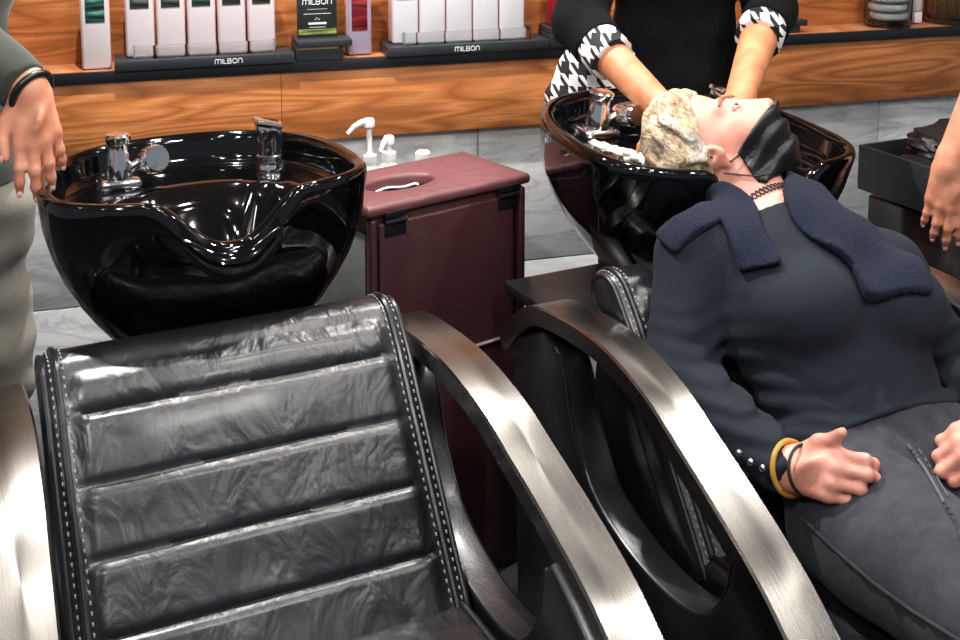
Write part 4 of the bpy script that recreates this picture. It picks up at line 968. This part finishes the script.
hB_, tB = hand(WL, unit(HP(-0.03, 0.10, -0.08) - WL), (-0.2, -0.2, 0.9), -1, 0.95, curl=(22, 28, 15), spread=8)
hs, SP, SB = head_prims(R2(0, -0.10, 1.62), (0, -0.35, 0.94), (-0.1, -0.9, -0.35), 1.0)
sty = person('person', SC, 'stylist standing in a black sweater with houndstooth cuffs washing hair', pr + hA + hB_ + hs, M['skin_tan'], 0.0048)
eyes(sty, SP, SB, 1.0, SC)
D, lo, h = field([p for p in hs if p[0] != 's'], 0.006); X, Y, Z = axes(D, lo, h); q = np.stack(np.broadcast_arrays(*[v - c for v, c in zip((X, Y, Z), R2(0, -0.10, 1.62))]), -1); fw, up, rt = q @ SB[0], q @ SB[1], q @ SB[2]
skin_mesh('hair', (np.maximum(D - 0.016 + 0.003 * wob(X, Y, Z, 90), np.maximum(fw - 0.02 - 0.6 * np.clip(up - 0.03, -0.02, 0.1), -0.10 - up)).astype(np.float32), lo, h), M['band_black'], sty, SC, 1)
fr_, fl_ = unit(WR - ER), unit(WL - EL_)
cR, cL = ER + fr_ * 0.085, EL_ + fl_ * 0.085           # where the knit sleeve ends
kn = infl(tor[0:4], 0.016) + [EL(R2(0.01, -0.03, 0.93), (0.165, 0.125, 0.16))] + [RC(SR, ER, 0.066, 0.058, 0.03), RC(ER, cR, 0.058, 0.054, 0.02), RC(SL, EL_, 0.066, 0.058, 0.03), RC(EL_, cL, 0.058, 0.053, 0.02)]
D, lo, h = field(kn, 0.006, 0.025, 0.06); X, Y, Z = axes(D, lo, h); D += (0.004 * wob(X, Y, Z, 35, 8)).astype(np.float32)
for cc, ff in ((cR, fr_), (cL, fl_)):
    near = (X - cc[0]) ** 2 + (Y - cc[1]) ** 2 + (Z - cc[2]) ** 2 < 0.012; D = np.where(near, np.maximum(D, halfspace(X, Y, Z, cc, ff)), D)
ctr = R2(0, -0.09, 0)
D = np.maximum(D, np.where(np.abs(X - ctr[0]) < 0.185, (0.80 + 1.2 * np.abs(X - ctr[0] - 0.02) ** 1.6 - Z) + Y * 0, -1))
D = np.maximum(D, Z - 1.435 + X * 0 + Y * 0)
skin_mesh('sweater', (D.astype(np.float32), lo, h), M['knit_black'], sty, SC, 2)
for cc, ff, e0 in ((cR, fr_, ER), (cL, fl_, EL_)):
    b = MB(); e = cc + ff * 0.055; p0 = cc - ff * 0.01
    b.tube([tuple(p0 - SC), tuple(cc - SC), tuple(e - ff * 0.003 - SC), tuple(e - SC), tuple(e - ff * 0.004 - SC), tuple(cc - SC)], [0.049, 0.052, 0.051, 0.049, 0.046, 0.044], 32, cap=False); b.build('shirt_cuff', M['houndstooth'], sty)
sh_ = infl(tor[:2], 0.010) + [EL(R2(-0.095, 0.015, 0.90), (0.225, 0.100, 0.21))]
D, lo, h = field(sh_, 0.006, 0.03, 0.06); X, Y, Z = axes(D, lo, h); D = np.maximum(D, 0.76 - Z + X * 0 + Y * 0); D = np.maximum(D, Z - 1.045 + X * 0 + Y * 0)
D += (0.004 * np.sin(X * 60 + 4 * np.sin(Z * 20)) + Y * 0 + Z * 0).astype(np.float32)
skin_mesh('shirt_tail', (D.astype(np.float32), lo, h), M['houndstooth'], sty, SC, 1)
D, lo, h = field(infl(lg, 0.012), 0.008, 0.03, 0.06); X, Y, Z = axes(D, lo, h); D = np.maximum(D, 0.05 - Z + X * 0 + Y * 0)
skin_mesh('trousers', (D.astype(np.float32), lo, h), M['knit_black'], sty, SC, 1); shoes(sty, ft, SC)

# ---------------------------------------------------------------- the person at the left edge, hand on the rim
PA = A(0.035, 2.44, 0.0)
lg, ft, R2 = legs_of(PA[0], PA[1], 0.88, math.radians(20), 0.09)
tor = [EL(R2(0, 0, 0.95), (0.15, 0.11, 0.13)), EL(R2(0, 0, 1.12), (0.145, 0.105, 0.16)), EL(R2(0, 0, 1.30), (0.165, 0.115, 0.16)), RC(R2(-0.16, 0, 1.41), R2(0.16, 0, 1.41), 0.06, 0.06, 0.04), RC(R2(0, 0, 1.42), R2(0, -0.01, 1.55), 0.055, 0.05, 0.03)]
SA, SB_ = R2(0.19, -0.02, 1.39), R2(-0.19, 0, 1.39)
EA = A(0.045, 2.24, 1.28); WA = aty(30, 90, 2.03); HA = aty(39, 165, 1.99)
EB = R2(-0.24, 0.05, 1.12); WB = R2(-0.24, -0.03, 0.90)
fa = unit(HA - WA)
hA, tA = hand(WA, fa, (-0.08, -0.92, 0.30), -1, 0.92, curl=[(8, 14, 8), (10, 16, 8), (14, 18, 10), (18, 22, 12)], spread=4, thumb=[(0.018, 0.022, -0.006), (0.048, 0.046, -0.006), (0.080, 0.054, -0.004), (0.108, 0.052, -0.002)])
hB_, tB = hand(WB, (0.05, -0.05, -1), (-1, 0, 0), 1, 1.0, curl=(20, 30, 20))
hs, SP, SB = head_prims(R2(0, -0.05, 1.68), (0, -0.1, 1), (0.3, -0.95, -0.1), 1.0)
pa = person('person', PA, 'person at the left edge in a sage sweater resting one hand on the basin', tor + lg + ft + [RC(SA, EA, 0.05, 0.043, 0.03), RC(EA, WA, 0.043, 0.029, 0.02), RC(SB_, EB, 0.05, 0.043, 0.03), RC(EB, WB, 0.043, 0.029, 0.02)] + hA + hB_ + hs, M['skin_hand'], 0.0048)
eyes(pa, SP, SB, 1.0, PA); nails(pa, tA, M['nail'], PA)
D, lo, h = field([p for p in hs if p[0] != 's'], 0.006); X, Y, Z = axes(D, lo, h); q = np.stack(np.broadcast_arrays(*[v - c for v, c in zip((X, Y, Z), R2(0, -0.05, 1.68))]), -1); fw, up, rt = q @ SB[0], q @ SB[1], q @ SB[2]
skin_mesh('hair', (np.maximum(D - 0.016 + 0.003 * wob(X, Y, Z, 90), np.maximum(fw - 0.02 - 0.6 * np.clip(up - 0.03, -0.02, 0.1), -0.08 - up)).astype(np.float32), lo, h), M['band_black'], pa, PA, 1)
kn = infl(tor[:4], 0.02) + [RC(SA, EA, 0.066, 0.056, 0.03), RC(EA, WA, 0.056, 0.038, 0.02), RC(SB_, EB, 0.068, 0.060, 0.03), RC(EB, WB, 0.060, 0.043, 0.02)]
D, lo, h = field(kn, 0.006, 0.025, 0.06); X, Y, Z = axes(D, lo, h); D += (0.0045 * wob(X, Y, Z, 40, 8)).astype(np.float32)
for cc, ff in ((WA - unit(WA - EA) * 0.01, unit(WA - EA)), (WB, unit(WB - EB))):
    near = (X - cc[0]) ** 2 + (Y - cc[1]) ** 2 + (Z - cc[2]) ** 2 < 0.008; D = np.where(near, np.maximum(D, halfspace(X, Y, Z, cc, ff)), D)
D = np.maximum(D, 0.90 - Z + X * 0 + Y * 0); D = np.maximum(D, Z - 1.49 + X * 0 + Y * 0)
skin_mesh('sweater', (D.astype(np.float32), lo, h), M['sweater_green'], pa, PA, 2)
D, lo, h = field(infl(lg, 0.022) + [EL(R2(0, 0, 0.92), (0.172, 0.128, 0.12))], 0.007, 0.03, 0.06); X, Y, Z = axes(D, lo, h); D += (0.010 * wob(X, Y, Z * 1.8, 32, 8, 6)).astype(np.float32)
D = np.maximum(D, 0.06 - Z + X * 0 + Y * 0); D = np.maximum(D, Z - 0.99 + X * 0 + Y * 0)
skin_mesh('trousers', (D.astype(np.float32), lo, h), M['trousers'], pa, PA, 2); shoes(pa, ft, PA)
wd = unit(WA - EA); e1 = unit(np.cross(wd, (0, 1, 0))); e2 = np.cross(wd, e1); b = MB()
b.tube([tuple(WA + wd * 0.004 - PA + (e1 * math.cos(a) * 1.05 + e2 * math.sin(a)) * 0.033) for a in np.linspace(0, 2 * math.pi, 40)[:-1]], 0.0062, 10, closed=True, flat=1.0); wt = b.build('watch_strap', M['black_plastic'], pa)

# ---------------------------------------------------------------- the person at the right edge, hand hanging down
PD = A(2.20, 1.60, 0.0)
WD = atx(949, 165, 1.90); HD = atx(944, 240, 1.89); ED = WD + A(0.10, -0.02, 0.225)
lg, ft, R2 = legs_of(PD[0], PD[1], 0.88, math.radians(-60), 0.09)
tor = [EL(R2(0, 0, 0.95), (0.15, 0.11, 0.13)), EL(R2(0, 0, 1.12), (0.14, 0.105, 0.16)), EL(R2(0, 0, 1.30), (0.16, 0.115, 0.16)), RC(R2(-0.16, 0, 1.41), R2(0.16, 0, 1.41), 0.06, 0.06, 0.04), RC(R2(0, 0, 1.42), R2(0, -0.01, 1.55), 0.055, 0.05, 0.03)]
SD = max((R2(-0.19, 0, 1.39), R2(0.19, 0, 1.39)), key=lambda p: p[1]); SE = min((R2(-0.19, 0, 1.39), R2(0.19, 0, 1.39)), key=lambda p: p[1])
EE = SE + A(0.06, -0.03, -0.28); WE = EE + A(0.02, 0.02, -0.24)
hA, tA = hand(WD, unit(HD - WD), (-0.55, -0.80, 0.1), 1, 0.95, curl=[(6, 12, 8), (8, 14, 8), (10, 16, 10), (12, 18, 10)], spread=3, thumb=[(0.018, 0.022, -0.006), (0.050, 0.040, -0.012), (0.080, 0.044, -0.020), (0.106, 0.040, -0.026)])
hB_, tB = hand(WE, (0, 0, -1), (1, -0.3, 0), -1, 0.95, curl=(20, 30, 20))
hs, SP, SB = head_prims(R2(0, -0.05, 1.68), (0, 0, 1), (-0.9, -0.3, -0.1), 1.0)
pd = person('person', PD, 'person at the right edge whose bare forearm and hand hang beside the cart', tor + lg + ft + [RC(SD, ED, 0.05, 0.043, 0.03), RC(ED, WD, 0.043, 0.029, 0.02), RC(SE, EE, 0.05, 0.043, 0.03), RC(EE, WE, 0.043, 0.029, 0.02)] + hA + hB_ + hs, M['skin_hand'], 0.0048)
nails(pd, tA, M['nail'], PD); eyes(pd, SP, SB, 1.0, PD)
D, lo, h = field([p for p in hs if p[0] != 's'], 0.006); X, Y, Z = axes(D, lo, h); q = np.stack(np.broadcast_arrays(*[v - c for v, c in zip((X, Y, Z), R2(0, -0.05, 1.68))]), -1); fw, up, rt = q @ SB[0], q @ SB[1], q @ SB[2]
skin_mesh('hair', (np.maximum(D - 0.016 + 0.003 * wob(X, Y, Z, 90), np.maximum(fw - 0.02 - 0.6 * np.clip(up - 0.03, -0.02, 0.1), -0.08 - up)).astype(np.float32), lo, h), M['band_black'], pd, PD, 1)
D, lo, h = field(infl(tor[:4], 0.018) + [RC(SD, ED, 0.064, 0.060, 0.03), RC(ED, ED + unit(WD - ED) * 0.04, 0.06, 0.056, 0.02), RC(SE, EE, 0.064, 0.06, 0.03)], 0.007, 0.025, 0.06); X, Y, Z = axes(D, lo, h)
D = np.maximum(D, 0.90 - Z + X * 0 + Y * 0); D = np.maximum(D, Z - 1.49 + X * 0 + Y * 0); skin_mesh('sweater', (D.astype(np.float32), lo, h), M['knit_black'], pd, PD, 1)
D, lo, h = field(infl(lg, 0.018) + [EL(R2(0, 0, 0.92), (0.168, 0.125, 0.12))], 0.008, 0.03, 0.06); X, Y, Z = axes(D, lo, h); D = np.maximum(D, 0.06 - Z + X * 0 + Y * 0); D = np.maximum(D, Z - 0.99 + X * 0 + Y * 0)
skin_mesh('trousers', (D.astype(np.float32), lo, h), M['knit_black'], pd, PD, 1); shoes(pd, ft, PD)

# foam left in the occupied bowl
random.seed(9); b = MB(); fp = []
for k, (x_, y_) in enumerate([(588, 147), (602, 151), (617, 154), (632, 158), (646, 162)]): fp.append(atz(x_, y_, 0.925))
for j in range(3):
    b.tube([tuple(p + np.array([random.uniform(-.008, .008), 0.010 * (j - 1), random.uniform(-.004, .004) + 0.004 * j])) for p in catmull(fp, 3)], [0.006 + 0.003 * random.random() for _ in range(13)], 8)
fo = b.build('foam_streak', M['foam'], None, True, 60, tuple(fp[2])); tag(fo, 'streak of white lather lying along the left rim of the occupied basin', 'lather')
